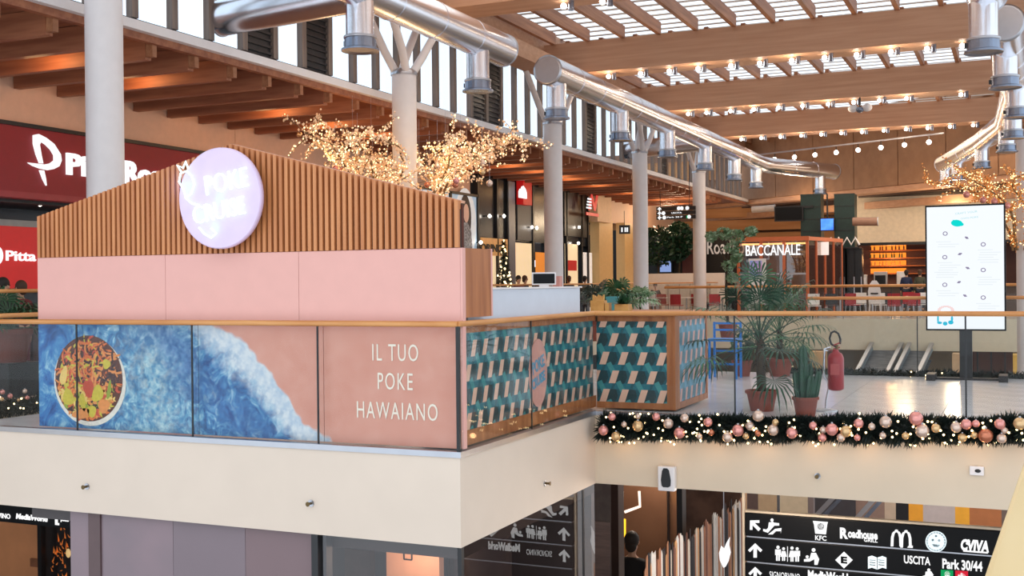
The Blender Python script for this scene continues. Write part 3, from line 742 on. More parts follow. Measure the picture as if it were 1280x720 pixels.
B().prism([(-.052, -.09), (-.035, -.105), (.02, -.105), (.045, -.09), (.05, -.03), (.03, .08), (.01, .10), (-.03, .10), (-.047, .07), (-.06, -.03)], (p.x, Y1-.092, p.z+.015), (1, 0, 0), (0, 0, 1), (0, -.008, 0)).build('grille', m_black, t)
p = at(1221, 588, y=Y1)
t = thing('wall_sensor', (p.x, p.y, p.z), 'small white box with grey eye on the right of the balcony fascia', 'sensor')
B().box(p.x-.065, p.x+.065, Y1-.03, Y1, p.z-.045, p.z+.045).build('case', m_white, t, bevel=.005); B().ball((p.x+.01, Y1-.03, p.z), .022, 12, 8, 0, (1.3, 1, .8)).build('eye', m_dark, t)
# ================================================================ GARLANDS
def garland(name, label, a, c, r, n, bulbs, front=None):
    a = Vector(a); c = Vector(c); L_ = (c-a).length; dd = (c-a).normalized(); side = dd.cross(Vector((0, 0, 1)))
    t = thing(name, a, label, 'garland'); b = B()
    b.tube([a, c], r*.45, 10, 0, True)
    for k in range(n):
        u = random.uniform(0, L_); an = random.uniform(0, 2*PI); rr = r*(.75+.35*noise.noise(Vector((u*3, an, 0)))+.12*random.random())
        o = a+dd*u; nrm = side*math.cos(an)+Vector((0, 0, 1))*math.sin(an)
        d2 = (nrm+dd*random.uniform(-.9, .9)+Vector((0, 0, -.25))).normalized()
        p0 = o+nrm*rr*.45; q = p0+d2*rr*random.uniform(.45, .75)
        s_ = d2.cross(Vector((random.random(), random.random(), random.random()))).normalized()*.009
        for k2 in range(3):
            j = Vector((random.uniform(-1, 1), random.uniform(-1, 1), random.uniform(-1, 1)))*.035; m1 = (p0+q)/2+j*.5
            b.face([p0+j*.3, m1-s_, q+j, m1+s_])
    b.build('foliage', m_pine, t, kind='stuff')
    if bulbs:
        bb = None
        for k in range(bulbs):
            u = random.uniform(.02, L_-.02); an = random.uniform(-.42, .75)*PI
            o = a+dd*u+side*math.cos(an)*r*random.uniform(.9, 1.05)+Vector((0, 0, 1))*math.sin(-an)*r*random.uniform(.2, 1.15)
            if bb is None:
                bb = B().ball((0, 0, 0), .011, 6, 4).build('fairy_bulb', m_fairy, t, world=False); bb.location = o-a
            else: copyobj(bb, t, o-a)
    return t
random.seed(11)
GA, GB = at(752, 534, y=Y1-.12), at(1300, 537.5, y=Y1-.12)
garland('evergreen_garland', 'dark evergreen garland with baubles and fairy lights along the near balcony edge', GA, GB, .17, 9000, 190)
garland('evergreen_garland', 'thin dark evergreen garland at the foot of the rear balustrade behind the screen', (-3.6, YB+.1, .0), (2.5, YB+.1, .0), .13, 3000, 22)
garland('evergreen_garland', 'evergreen garland on the gallery edge seen through glass left of the kiosk', (-12.1, 9.5, -.10), (-12.1, 14.5, -.10), .17, 3500, 46)
for k in range(9): lamp('garland_glow', (X0+.35+k*.52, Y1-.2, -.33+k*.012), .55, (1, .55, .25), .03)
m_bp = mat('rose_bauble', 'E59A90', .18, .55, var=.04); m_bg = mat('gold_bauble', 'DDB583', .18, .6, var=.04); m_bc = mat('champagne_bauble', 'DCC0AE', .2, .6, var=.04); m_bk = mat('copper_bauble', 'C8795A', .18, .6, var=.04)
BM = {'p': (m_bp, 'rose pink'), 'g': (m_bg, 'gold'), 'c': (m_bc, 'champagne'), 'k': (m_bk, 'copper')}
cap = B().tube([(0, 0, .0), (0, 0, .16)], .22, 8)
def bauble(c, r, kind, label, group):
    mm, cn = BM[kind]
    key = 'bauble_'+kind
    t = thing('bauble', c, label, 'bauble', group)
    if key not in MESH:
        MESH[key] = B().ball((0, 0, 0), 1, 16, 10).build('ball', mm, t, world=False).data
        MESH['cap'] = B().tube([(0, 0, .97), (0, 0, 1.18)], .2, 8).build('cap', m_alu, t, world=False).data
        ks = [o for o in bpy.data.objects if o.parent == t]
    else:
        ks = []
        for nm, me in (('ball', MESH[key]), ('cap', MESH['cap'])):
            o = bpy.data.objects.new(nm, me); C.objects.link(o); o.parent = t; ks.append(o)
    for o in ks: o.scale = (r, r, r)
    return t
MESH = {}
g1 = [(118, 100, 20, 'p'), (68, 180, 26, 'p'), (142, 215, 25, 'g'), (272, 155, 28, 'g'), (190, 145, 15, 'c'), (272, 97, 14, 'c'), (380, 100, 20, 'p'), (452, 140, 26, 'c'), (518, 195, 28, 'p'), (548, 107, 22, 'c'), (637, 215, 15, 'c'), (688, 132, 22, 'p'), (706, 192, 16, 'k'), (803, 220, 26, 'c'), (865, 180, 29, 'p'), (937, 155, 22, 'c'), (985, 95, 28, 'c'), (912, 213, 16, 'g'), (983, 197, 15, 'k'), (1073, 178, 27, 'c'), (1087, 132, 16, 'g'), (1185, 195, 27, 'p')]
g2 = [(30, 200, 19, 'p'), (90, 225, 17, 'c'), (142, 222, 29, 'p'), (85, 270, 20, 'p'), (195, 270, 20, 'c'), (225, 233, 27, 'g'), (300, 187, 23, 'p'), (292, 270, 15, 'p'), (378, 205, 17, 'c'), (460, 178, 28, 'c'), (443, 257, 16, 'c'), (578, 260, 17, 'g'), (640, 157, 32, 'p'), (677, 231, 32, 'c'), (758, 215, 21, 'g'), (878, 210, 25, 'c'), (938, 192, 24, 'p'), (995, 188, 17, 'p'), (915, 270, 20, 'g'), (985, 255, 16, 'g'), (1053, 258, 32, 'k'), (1137, 190, 24, 'p'), (1148, 275, 22, 'c'), (1165, 228, 15, 'c'), (1255, 188, 28, 'g')]
allb = [(740+a/4.741, 500+b_/4.741, r/4.741, k) for a, b_, r, k in g1]+[(1010+a/4.741, 490+b_/4.741, r/4.741, k) for a, b_, r, k in g2]
allb.sort(); cnt = {}
for px, py, r, k in allb:
    cnt[k] = cnt.get(k, 0)+1
    yy_ = Y1-.12-.15; p = at(px, py, y=yy_)
    bauble(p, r*12.3/FPX*1.2, k, '%s %s bauble from the left end of the near balcony garland' % (ORD[cnt[k]-1], BM[k][1]), 'baubles on the near balcony garland')
for q, (px, py, r, k) in enumerate(((3, 490, 3, 'p'), (12.5, 495, 3.2, 'p'), (31, 489, 3, 'c'), (2, 499, 2.6, 'g'), (34, 497, 2.6, 'p'), (23, 500, 2, 'g'))):
    p = at(px, py, x=-11.95); bauble(p, r*15.4/FPX, k, '%s bauble from the frame edge on the garland left of the kiosk' % ORD[q], 'baubles on the gallery garland')
# ================================================================ SHOPS ALONG THE GALLERY
WX = -16.3
def gat(px, py, x=WX): return at(px, py, x=x)
def wallbox(px0, px1, z0, z1, d0, d1, b=None, x=WX):
    """box on the gallery wall between two photo columns; d0..d1 is how far it stands out of the wall"""
    ya, yb = at(px0, 300, x=x).y, at(px1, 300, x=x).y
    b = b or B(); return b.box(x+d0, x+d1, ya, yb, z0, z1)
m_dred = mat('deep_red_sign', '8C0A1C', .5, var=.04); m_bred = mat('bright_red_band', 'D01E1C', .4, var=.03, emit=.25)
m_navy = mat('blue_black_facade', '161A22', .25, var=.1)
m_cream_lit = mat('lit_shop_wall', 'F2D9AE', .6, var=.05, emit=.55); m_orange_lit = mat('lit_orange_wall', 'E58A2E', .6, var=.05, emit=.5)
m_skin = mat('skin', 'C99C80', .5, var=.03)
# red shoe shop
sh1 = thing('shop', (WX, 12, 0), 'dark red shop front with white lettering behind the white column at the upper left', 'shop front')
B().box(WX-.2, WX+.1, 6, 21.0, 3.17, 4.33).build('sign_band', m_dred, sh1)
B().box(WX-.2, WX+.14, 6, 21.0, 4.33, 4.40).build('top_trim', m_black, sh1)
B().box(WX-.3, WX+.12, 6, 21.0, 3.06, 3.17).build('lower_trim', mat('faded_red_trim', '9A2430', .4), sh1)
B().box(WX-1.6, WX-1.5, 6, 21.0, 0, 3.1).build('inner_wall', m_navy, sh1)
B().box(WX-1.6, WX-.2, 6, 21.0, 3.0, 3.08).build('inner_ceiling', m_black, sh1)
xb = WX-.9
za, zb_ = at(20, 283, x=xb).z, at(20, 345, x=xb).z
B().box(xb-.05, xb, 6, 21, zb_-.3, za).build('red_band', m_bred, sh1)
B().box(xb-.05, xb+.02, 6, 21, za, za+.12).build('grille', mat('pale_grille', 'A9A6A0', .5), sh1)
y_a, y_b = at(7, 320, x=xb+.01).y, at(62, 320, x=xb+.01).y
z_a, z_b = at(8, 326, x=xb+.01).z, at(8, 313, x=xb+.01).z
fit('Pitta Rosso', m_whitee, (xb+.01, y_a, z_a), (0, 1, 0), (0, 0, 1), (y_b-y_a)*1.7, z_b-z_a, sh1, bold=.02)
B().prism([(.13*math.cos(2*PI*k/20), .17*math.sin(2*PI*k/20)) for k in range(20)], (xb+.01, y_a-.2, (z_a+z_b)/2), (0, 1, 0), (0, 0, 1), (.02, 0, 0)).build('logo_disc', m_whitee, sh1)
xs_ = WX+.11
for wd, pa, pb, ba, tb_ in (('Pitta', 82, 148, 218.5, 191), ('Rosso', 154, 226, 218.5+11, 200.5)):
    ya_, yb_ = at(pa, 205, x=xs_).y, at(pb, 205, x=xs_).y
    z_0, z_1 = at(pa, ba, x=xs_).z, at(pa, tb_+ (0 if wd == 'Pitta' else 0), x=xs_).z
    fit(wd, m_whitee, (xs_, ya_, z_0), (0, 1, 0), (0, 0, 1), yb_-ya_, z_1-z_0, sh1, bold=.035, depth=.05)
# emblem: open bowl of a P crossed by a swoosh, with a pointed foot
lo = at(35, 230, x=xs_); hi = at(76, 172, x=xs_); ew_, eh_ = hi.y-lo.y, hi.z-lo.z
def epoly(pts): return [((a-35)/41*ew_, (230-b_)/58*eh_) for a, b_ in pts]
B().prism(epoly([(41, 174), (47, 172), (56, 175), (66, 181), (74, 192), (75, 199), (72, 206), (65, 210), (58, 212), (48, 211), (40, 209), (34, 206), (45, 206), (54, 206), (61, 204), (66, 200), (66, 194), (62, 188), (56, 183), (50, 180), (48, 184), (50, 196), (52, 205), (48, 205), (44, 195), (41, 184)]), (xs_, lo.y, lo.z), (0, 1, 0), (0, 0, 1), (.04, 0, 0)).build('emblem', m_whitee, sh1)
B().prism(epoly([(48, 213), (53, 213), (55, 222), (56, 230), (52, 223)]), (xs_, lo.y, lo.z), (0, 1, 0), (0, 0, 1), (.04, 0, 0)).build('emblem_foot', m_whitee, sh1)
p = at(50, 253, x=WX-.5)
t = thing('shop_spotlight', (p.x, p.y, 3.0), 'bright white spotlight inside the dark red shop', 'spotlight')
B().tube([(p.x, p.y, 3.0), (p.x, p.y, p.z)], .05, 10).build('housing', m_dark, t); B().ball((p.x, p.y, p.z), .075, 10, 6).build('bulb', m_spot, t)
# racks and goods under the red band
for q in range(14):
    y = 13.2+q*.42; h = random.uniform(.5, .95)
    B().box(WX-.75, WX-.35, y, y+.34, 0, h).box(WX-.7, WX-.4, y+.05, y+.28, h, h+.12).build('shelf_unit', mat('goods_%d' % (q % 3), ['3A1A1A', '1E1C22', '5A2A22'][q % 3], .6), sh1)
# poster light boxes
pb = thing('poster_lightbox', (WX, 30, 0), 'pale blue lit poster with an oval portrait between the kiosk gable and dark shop', 'poster')
wallbox(522, 556.5, .3, 4.28, .02, .14).build('white_panel', mat('lit_white_panel', 'DCE6EC', .4, var=.02, emit=.4), pb)
wallbox(556.5, 558.5, .3, 4.33, .0, .2).build('divider', m_dark, pb); wallbox(520, 592, 4.28, 4.36, 0, .2).build('top_frame', m_dark, pb)
wallbox(558.5, 591, .3, 4.28, .02, .14).build('blue_panel', mat('lit_blue_panel', 'A9C4D8', .4, var=.04, emit=.35), pb)
c0 = at(580, 276, x=WX+.15); cy_ = c0.y+.1
def flat_ellipse(b, y, z, ry, rz, x, mi=0, n=26): b.face([(x, y+ry*math.cos(2*PI*k/n), z+rz*math.sin(2*PI*k/n)) for k in range(n)], mi)
b = B(); flat_ellipse(b, cy_, c0.z-.1, .80, 1.15, WX+.150, 0); flat_ellipse(b, cy_, c0.z+.12, .42, .72, WX+.155, 1); flat_ellipse(b, cy_+.05, c0.z+.25, .20, .30, WX+.16, 2)
b.face([(WX+.158, cy_-.45, c0.z-1.0), (WX+.158, cy_+.5, c0.z-1.05), (WX+.158, cy_+.4, c0.z-.3), (WX+.158, cy_+.15, c0.z-.05), (WX+.158, cy_-.15, c0.z-.05)], 3)
b.build('portrait', [mat('poster_pale', 'DFE8EE', .4, emit=.3), mat('poster_hair', '2A2226', .5), mat('poster_skin', 'D9B09A', .5, emit=.2), mat('poster_dress', 'B9BFC6', .5, col2='5A5C62', scale=14)], pb, label='seated dark-haired figure in a pale dress in an oval')
# dark glazed front
dk = thing('shop', (WX, 34, 0), 'tall black glazed shop front with a square red and white sign', 'shop front')
yA, yB_ = at(592, 300, x=WX).y, at(730, 300, x=WX).y
B().box(WX-.1, WX+.12, yA, yB_, 2.95, 5.34).build('upper_cladding', m_navy, dk)
B().box(WX-2.6, WX-2.5, yA, yB_, 0, 3).build('back_wall', mat('shop_interior_dark', '2C2420', .7), dk)
for q, pxs_ in enumerate((592, 616, 629, 661, 680, 703, 722, 730)):
    y = at(pxs_, 300, x=WX).y; B().box(WX-.1, WX+.2, y-.06, y+.06, 0, 5.3).build('mullion', m_black, dk)
wallbox(629, 637, 0, 5.0, .13, .22).build('grey_pillar', mat('grey_reflection_panel', '6E727C', .3), dk)
wallbox(700, 728, 3.3, 5.3, .12, .2).build('black_bay', m_black, dk)
wallbox(642, 661.5, 3.0, 5.2, .12, .16).build('slate_bay', mat('slate_panel', '3B4048', .4), dk)
wallbox(641, 652, at(650, 256, x=WX+.2).z, at(650, 223, x=WX+.2).z, .16, .42).build('red_sign_box', mat('sign_red', 'C01818', .4, emit=.35), dk, label='square red hanging sign')
r0 = at(648, 247, x=WX+.43); r1 = at(658, 233, x=WX+.43); wy, hz_ = r1.y-r0.y, r1.z-r0.z
B().prism([(0, 0), (wy, 0), (wy, hz_*.5), (wy*.85, hz_*.78), (wy*.6, hz_), (wy*.35, hz_*.9), (wy*.3, hz_*.75), (wy*.12, hz_*.7), (0, hz_*.5)], (WX+.43, r0.y, r0.z), (0, 1, 0), (0, 0, 1), (.02, 0, 0)).build('white_dome_emblem', m_whitee, dk)
for a, c, z0, z1, mm in ((597, 626, .2, 2.75, m_cream_lit), (638, 660, .2, 2.9, m_cream_lit), (665, 679, .2, 2.6, m_orange_lit), (702, 718, .3, 3.0, m_cream_lit), (723, 736, .3, 2.7, mat('lit_white_wall', 'E9E2DA', .6, emit=.5))):
    wallbox(a, c, z0, z1, .125, .135, x=WX).build('lit_display', mm, dk)
z0, z1 = at(597, 314, x=WX+.2).z, at(597, 304, x=WX+.2).z
ya_, yb_ = at(596, 310, x=WX+.2).y, at(628, 310, x=WX+.2).y
fit('LORINO', mat('dark_letters', '1A1412', .5), (WX+.21, ya_, z0), (0, 1, 0), (0, 0, 1), yb_-ya_, z1-z0, dk, bold=.03)
wallbox(596, 628, z0-.12, z1+.2, .13, .2).build('letter_backing', mat('amber_backing', 'D29A5C', .5, emit=.35), dk)
wallbox(704, 716, 1.95, 2.35, .136, .16).build('red_poster', mat('sign_red', 'C01818', .4), dk); 
random.seed(9)
for q in range(26):
    px_ = random.choice([random.uniform(600, 626), random.uniform(639, 660), random.uniform(704, 718), random.uniform(723, 734)])
    y = at(px_, 300, x=WX).y; h = random.uniform(.5, 1.5); z = .1+random.random()*.5
    B().box(WX+.13, WX+.19, y, y+.25, z, z+h*.6).build('garment', mat('garment_%d' % (q % 5), ['5A1E2A', '2A2A3A', '7A4A2A', '1A1A1E', '8A6A5A'][q % 5], .7), dk)
for k, (px_, py_) in enumerate(((601, 303), (612, 270), (630, 270), (665, 284), (671, 285), (724, 284), (723, 304))):
    p = at(px_, py_, x=WX+.3)
    t = thing('shop_spotlight', p, '%s small white spotlight glowing on the black glazed shop front, counted from the kiosk' % ORD[k], 'spotlight', 'spotlights of the black shop front')
    B().ball(p, .055, 8, 6).build('bulb', m_spot, t); B().box(WX+.1, p.x-.02, p.y-.02, p.y+.02, p.z-.02, p.z+.02).build('arm', m_dark, t)
# beige panel with slanted N emblem
nb = thing('shop_sign', (WX, 44, 4), 'beige panel with a white and red slanted letter emblem', 'sign')
wallbox(730, 748, at(739, 276, x=WX+.5).z, 5.35, .3, .6).build('beige_panel', mat('beige_sign', 'C9A27C', .5, emit=.12), nb)
a = at(733, 262, x=WX+.62); c = at(745, 244, x=WX+.62)
fit('N', mat('sign_red2', 'C8202A', .4, emit=.4), (WX+.63, a.y+.15, a.z), (0, 1, 0), (0, 0, 1), (c.y-a.y)*1.05, c.z-a.z, nb, bold=.06, shear=.35)
for q in range(4): B().box(WX+.63, WX+.66, a.y-.05+q*.05, a.y+.5, a.z+.12*q+.05, a.z+.12*q+.11).build('white_stripe', m_whitee, nb)
B().box(WX+.63, WX+.66, a.y-.1, c.y+.2, a.z-.22, a.z-.1).build('red_word_bar', mat('sign_red2', 'C8202A', .4), nb)
# beige pillars, yellow light put into their colour and emission
for k, (a, c) in enumerate(((749, 766), (781, 796))):
    ya_, yb_ = at(a, 300, x=-15.9).y, at(c, 300, x=-15.9).y
    t = thing('beige_pillar', (-15.9, ya_, 0), ['square yellow-lit beige pillar left of the small toilet sign', 'square yellow-lit beige pillar right of the small toilet sign'][k], 'pillar', 'beige pillars')
    B().box(-16.3, -15.9, ya_, yb_, 0, 4.1).build('shaft', mat('yellow_lit_beige', 'CFA870', .5, var=.03, emit=.1), t); B().box(-16.32, -15.86, ya_-.03, yb_+.03, 0, .15).build('skirting', m_dark, t)
p = at(779, 287, x=-15.0)
t = thing('toilet_sign', p, 'small black hanging sign with white figures between the beige pillars', 'sign')
B().bar(at(774, 287, x=-15.0), at(774, 287, x=-15.0)+Vector((.42, .15, 0)), .06, .36).build('panel', m_black, t)
a = at(774, 287, x=-15.0)
for q in (.12, .25, .33): B().box(a.x+q-.03, a.x+q+.03, a.y-.02+q*.3-.02, a.y-.04+q*.3, a.z-.1, a.z+.08).build('figure', m_whitee, t)
B().bar((a.x+.2, a.y+.07, a.z+.18), (a.x+.2, a.y+.07, 4.4), .02, .02).build('hanger', m_dark, t)
# behind the pillars: pale lit strips
B().box(-20, -19.8, 44, 60, 2.2, 2.5).build('light_strip', emi('cool_strip', 'F0F4FF', 1.6), bpy.data.objects['ceiling_gallery'])
# hanging black direction sign in the distance
a = at(820.5, 275, y=43.2); c = at(866, 257, y=43.2)
def arrow(b, x, y, z, s, ang, mi=0):
    pts = [(-.13, -.5), (.13, -.5), (.13, .02), (.36, -.2), (.5, 0), (0, .5), (-.5, 0), (-.36, -.2), (-.13, .02)]
    ca, sa = math.cos(ang), math.sin(ang)
    b.prism([((p[0]*ca-p[1]*sa)*s, (p[0]*sa+p[1]*ca)*s) for p in pts], (x, y, z), (1, 0, 0), (0, 0, 1), (0, .01, 0), mi)
ds = thing('direction_sign', (a.x, 43.2, a.z), 'distant black hanging direction sign with white pictograms above the dark tree', 'sign')
dz = (c.z-a.z)/3
for q in range(3): B().box(a.x, c.x+.1, 43.2, 43.3, a.z+q*dz+.01, a.z+(q+1)*dz-.01).build('sign_row', m_black, ds)
W_ = c.x-a.x
b = B()
for q, ang in ((0, PI/2), (1, 0), (2, 0)): arrow(b, a.x+.13, 43.19, a.z+(q+.5)*dz, .16, ang)
for q, xs2 in ((2, (.62, .7, .85)), (1, (.2,)), (0, (.22, .9))):
    for u in xs2: b.ball((a.x+u*W_, 43.19, a.z+(q+.5)*dz), .075, 8, 6)
b.build('pictogram', m_whitee, ds)
fit('USCITA', m_whitee, (a.x+W_*.42, 43.19, a.z+1.3*dz), (1, 0, 0), (0, 0, 1), W_*.28, dz*.35, ds); fit('Park 30 P', m_whitee, (a.x+W_*.3, 43.19, a.z+.35*dz), (1, 0, 0), (0, 0, 1), W_*.42, dz*.35, ds)
B().box(a.x+W_*.83, a.x+W_*.9, 43.18, 43.2, a.z+.15*dz, a.z+.8*dz).build('green_pictogram', emi('green_sign', '20B070', 1), ds)
for q in (.1, .9): B().box(a.x+q*W_-.01, a.x+q*W_+.01, 43.24, 43.26, c.z, 7.3).build('hanger', m_dark, ds)
# ================================================================ FOOD COURT
ZF = .1
def fpt(px, py, y): return at(px, py, y=y)
# dark restaurant with trees and TV
rs = thing('restaurant_front', (-17, 53, 0), 'black restaurant front with a glowing television behind the third white column gap', 'restaurant')
a, c = fpt(806, 345, 53), fpt(868, 285, 53)
B().box(a.x-2, c.x+.2, 53, 53.2, 0, c.z).build('black_wall', m_black, rs)
a, c = fpt(853, 342, 52.9), fpt(868, 300, 52.9); B().box(a.x, c.x, 52.9, 53, a.z, c.z).build('maroon_panel', mat('maroon', '5A2E2A', .5), rs)
a, c = fpt(825, 340, 52.7), fpt(838, 326, 52.7); B().box(a.x, c.x, 52.7, 52.8, a.z, c.z).build('television', emi('tv_blue', '8FA4D8', .9), rs)
B().box(a.x-.05, c.x+.05, 52.8, 52.9, a.z-.05, c.z+.05).build('television_frame', m_black, rs)
a, c = fpt(800, 352, 50), fpt(905, 341, 50); b = B().box(a.x, c.x, 50, 50.2, ZF, c.z)
b.build('low_wall', m_white, None, loc=(a.x, 50, ZF), label='long low white wall in front of the black restaurant', cat='wall')
a = fpt(884, 319, 54); c = fpt(922, 300, 54)
rh = thing('restaurant_front', (a.x, 54, 0), 'black restaurant front with pale serif lettering behind the white-flowered tree', 'restaurant')
B().box(fpt(868, 300, 54).x, fpt(930, 300, 54).x, 54.02, 54.2, 0, fpt(884, 292, 54).z).build('black_wall', m_black, rh)
a2 = fpt(884, 318, 54)
fit('Roadhouse', mat('pale_letters', 'D8D2CC', .5, emit=.3), (a2.x, 54, a2.z), (1, 0, 0), (0, 0, 1), 2.6, fpt(884, 300, 54).z-a2.z, rh, bold=.01)
a3 = fpt(932, 300, 56)
0 and fit('Beef', mat('grey_letters', 'A8A29C', .5), (a3.x+.9, 56, a3.z-.05), (1, 0, 0), (0, 0, 1), 1.3, .6, rh)
def tree_crown(t, c, rx, rz, n, m, size=.16, ry=None):
    b = B(); ry = ry or rx
    for k in range(n):
        a = random.uniform(0, 2*PI); e = math.asin(random.uniform(-1, 1)); r = random.uniform(.5, 1)**.5
        o = Vector((c[0]+rx*r*math.cos(a)*math.cos(e), c[1]+ry*r*math.sin(a)*math.cos(e), c[2]+rz*r*math.sin(e)))
        d1 = Vector((random.uniform(-1, 1), random.uniform(-1, 1), random.uniform(-1, 1))).normalized()*size; d2 = d1.cross(Vector((random.random(), random.random(), .3))).normalized()*size*.45
        b.face([o-d1, o+d2, o+d1, o-d2])
    return b.build('foliage', m, t, kind='stuff')
random.seed(21)
for k, (px_, py_, rr, yy_) in enumerate(((822, 308, 1.0, 51), (848, 302, .7, 51.9))):
    p = fpt(px_, py_, yy_)
    t = thing('indoor_tree', (p.x, p.y, ZF), ['dark green indoor tree left of the black restaurant television', 'dark green indoor tree right of the black restaurant television'][k], 'tree', 'dark indoor trees')
    tree_crown(t, (p.x, p.y, p.z), rr, .95, 900, m_leaf2, .14)
    B().tube([(p.x, p.y, ZF+.4), (p.x+.05, p.y, p.z)], [.07, .04], 8).build('trunk', m_bark, t); B().lathe([(.2, 0), (.28, .45), (.26, .45)], (p.x, p.y, ZF), 16).build('pot', m_terra, t)
p = fpt(909, 312, 36)
t = thing('flowering_tree', (p.x, p.y, 0), 'slender tree with pale variegated leaves beside the framed pavilion', 'tree')
pt = [(p.x, p.y, .12), (p.x-.05, p.y, 1.2), (p.x+.0, p.y, p.z-.5)]
pass
for dx, dz, r in ((-.50, .42, .2), (-.1, .52, .25), (.3, .40, .27), (.75, .55, .2), (.15, .05, .24), (.3, -.25, .2), (.05, -.5, .22), (.15, -.9, .2)):
    tree_crown(t, (p.x+dx, p.y, p.z+dz), r, r*.8, 130, m_leaf3, .085)
    B().tube([pt[2], (p.x+dx*.5, p.y, p.z+dz*.5-.1), (p.x+dx, p.y, p.z+dz)], [.03, .02, .01], 6).build('branch', m_bark, t)
B().tube(pt, [.05, .045, .03], 8).build('trunk', m_bark, t)
B().lathe([(.2, 0), (.3, .5), (.28, .5)], (p.x, p.y, -.4), 16).build('pot', m_terra, t)
# pavilion
a = fpt(923, 300, 43.5); c = fpt(1009, 300, 43.5)
pv = thing('pavilion', (a.x, 43.5, ZF), 'orange-framed glazed pavilion with large white BACCANALE lettering', 'pavilion')
m_cop = mat('copper_frame', 'C4673C', .45, var=.04); m_pg = glass('pavilion_glass', (.75, .68, .64), .7, .12)
zt = a.z; Wd = c.x-a.x
xe = fpt(1052, 305, 47).x
for q in range(4):
    x = a.x+Wd*q/3; B().box(x-.05, x+.05, 43.45, 43.55, ZF, zt).build('post', m_cop, pv)
B().box(a.x-.1, c.x+.08, 43.4, 43.6, zt-.08, zt+.08).build('top_beam', m_cop, pv)
B().box(a.x, c.x, 43.5, 43.54, zt-1.35, zt-1.28).build('rail', m_alu, pv)
B().bar((c.x, 43.5, zt), (xe, 47, zt-.0), .12, .14).build('top_beam', m_cop, pv)
for q in (.25, .5, .75, 1): x, y = c.x+(xe-c.x)*q, 43.5+3.5*q; B().box(x-.04, x+.04, y-.04, y+.04, ZF, zt).build('post', m_cop, pv)
B().box(a.x, c.x, 43.6, 43.62, ZF, zt-.1).build('glass_pane', m_pg, pv)
B().bar((c.x, 43.55, (ZF+zt)/2), (xe, 47, (ZF+zt)/2), .02, zt-ZF-.1).build('glass_pane', m_pg, pv)
B().box(a.x, xe, 46.9, 47.0, ZF, zt-.1).build('back_wall', mat('mauve_backing', '6A5654', .6), pv)
B().box(a.x+.1, c.x-.1, 43.65, 43.8, zt-.2, zt-.14).build('light_strip', emi('warm_strip', 'FFB070', 5), pv)
b0 = fpt(932, 320, 43.3); b1 = fpt(1000, 305, 43.3)
fit('BACCANALE', m_whitee, (b0.x, 43.36, b0.z), (1, 0, 0), (0, 0, 1), b1.x-b0.x, b1.z-b0.z, pv, bold=.01, depth=.04, name='pavilion_lettering')
b0 = fpt(1022, 319, 44.9); B().box(b0.x, b0.x+.42, 44.85, 44.9, b0.z, b0.z+.5).build('white_menu_panel', mat('menu_white', 'F2E8E2', .5, emit=.5), pv)
# menu totem in front of pavilion
a = fpt(936, 360, 42.5); c = fpt(957, 323, 42.5)
t = thing('menu_stand', (a.x, 42.5, ZF), 'white display stand with a pink and blue picture in front of the pavilion', 'stand')
B().box(a.x, c.x, 42.5, 42.58, a.z-.6, c.z).build('board', m_white, t); B().box(a.x+.05, c.x-.14, 42.48, 42.5, a.z+.45, c.z-.08).build('picture', mat('menu_picture', 'B07AA0', .4, col2='6A8AC0', scale=3, emit=.4), t); B().box(a.x, a.x+.05, 42.5, 42.55, ZF, a.z).box(c.x-.05, c.x, 42.5, 42.55, ZF, a.z).build('leg', m_alu, t)
# green-black pillars and televisions
for k, (pa, pb_) in enumerate(((1001, 1026), (1043, 1068))):
    a, c = fpt(pa, 300, 48.5), fpt(pb_, 245, 48.5)
    t = thing('dark_pillar', (a.x, 48.5, ZF), ['square green-black pillar left of the blue television', 'square green-black pillar right of the blue television'][k], 'pillar', 'green-black pillars')
    B().box(a.x, c.x, 48.5, 49.3, ZF, c.z+.1).build('shaft', mat('green_black_tile', '10302C', .4, var=.15, scale=8), t)
    b = B()
    for q in range(9): b.box(a.x-.01, c.x+.01, 48.48, 48.52, 1+q*.5, 1.02+q*.5)
    b.build('tile_joint', m_dark, t)
a, c = fpt(1025, 289, 48.2), fpt(1043, 272, 48.2)
t = thing('television', (a.x, 48.2, a.z), 'small bright blue television between the green-black pillars', 'television')
B().box(a.x, c.x, 48.2, 48.3, a.z, c.z).build('bezel', m_black, t); B().box(a.x+.04, c.x-.04, 48.18, 48.2, a.z+.04, c.z-.04).build('screen', mat('blue_tv', '2A66E8', .4, col2='4A8AFF', scale=3, emit=1.2), t); B().box((a.x+c.x)/2-.03, (a.x+c.x)/2+.03, 48.24, 48.3, c.z, 5).build('hanger', m_dark, t)
a, c = fpt(968, 277, 48.3), fpt(1004, 257, 48.3)
t = thing('television', (a.x, 48.3, a.z), 'large switched-off black television left of the green-black pillars', 'television')
B().box(a.x, c.x, 48.3, 48.4, a.z, c.z).build('bezel', m_dark, t); B().box(a.x+.05, c.x-.05, 48.28, 48.3, a.z+.05, c.z-.05).build('screen', m_blackl, t); B().box(c.x-.1, c.x+.4, 48.36, 48.4, c.z-.1, c.z).build('bracket', m_dark, t)
# cylinder duct fragments in the food court
a = fpt(1068, 277, 48); c = fpt(1097, 277, 48)
for k, (p, q, r) in enumerate(((fpt(1066, 277, 47.8), fpt(1097, 277, 47.8), .17), (fpt(940, 262, 52), fpt(968, 260, 52), .15))):
    t = thing('ceiling_tube', p, ['short brown tube under the ceiling right of the green-black pillars', 'short pale tube under the timber bands left of the black television'][k], 'tube')
    B().tube([p, q], r, 16).build('pipe', mat('brown_tube', '8C6A58', .5) if k == 0 else mat('pale_tube', 'CFC0B4', .4), t); B().tube([q, q+Vector((.03, 0, 0))], r+.02, 16).build('end_cap', m_alu, t)
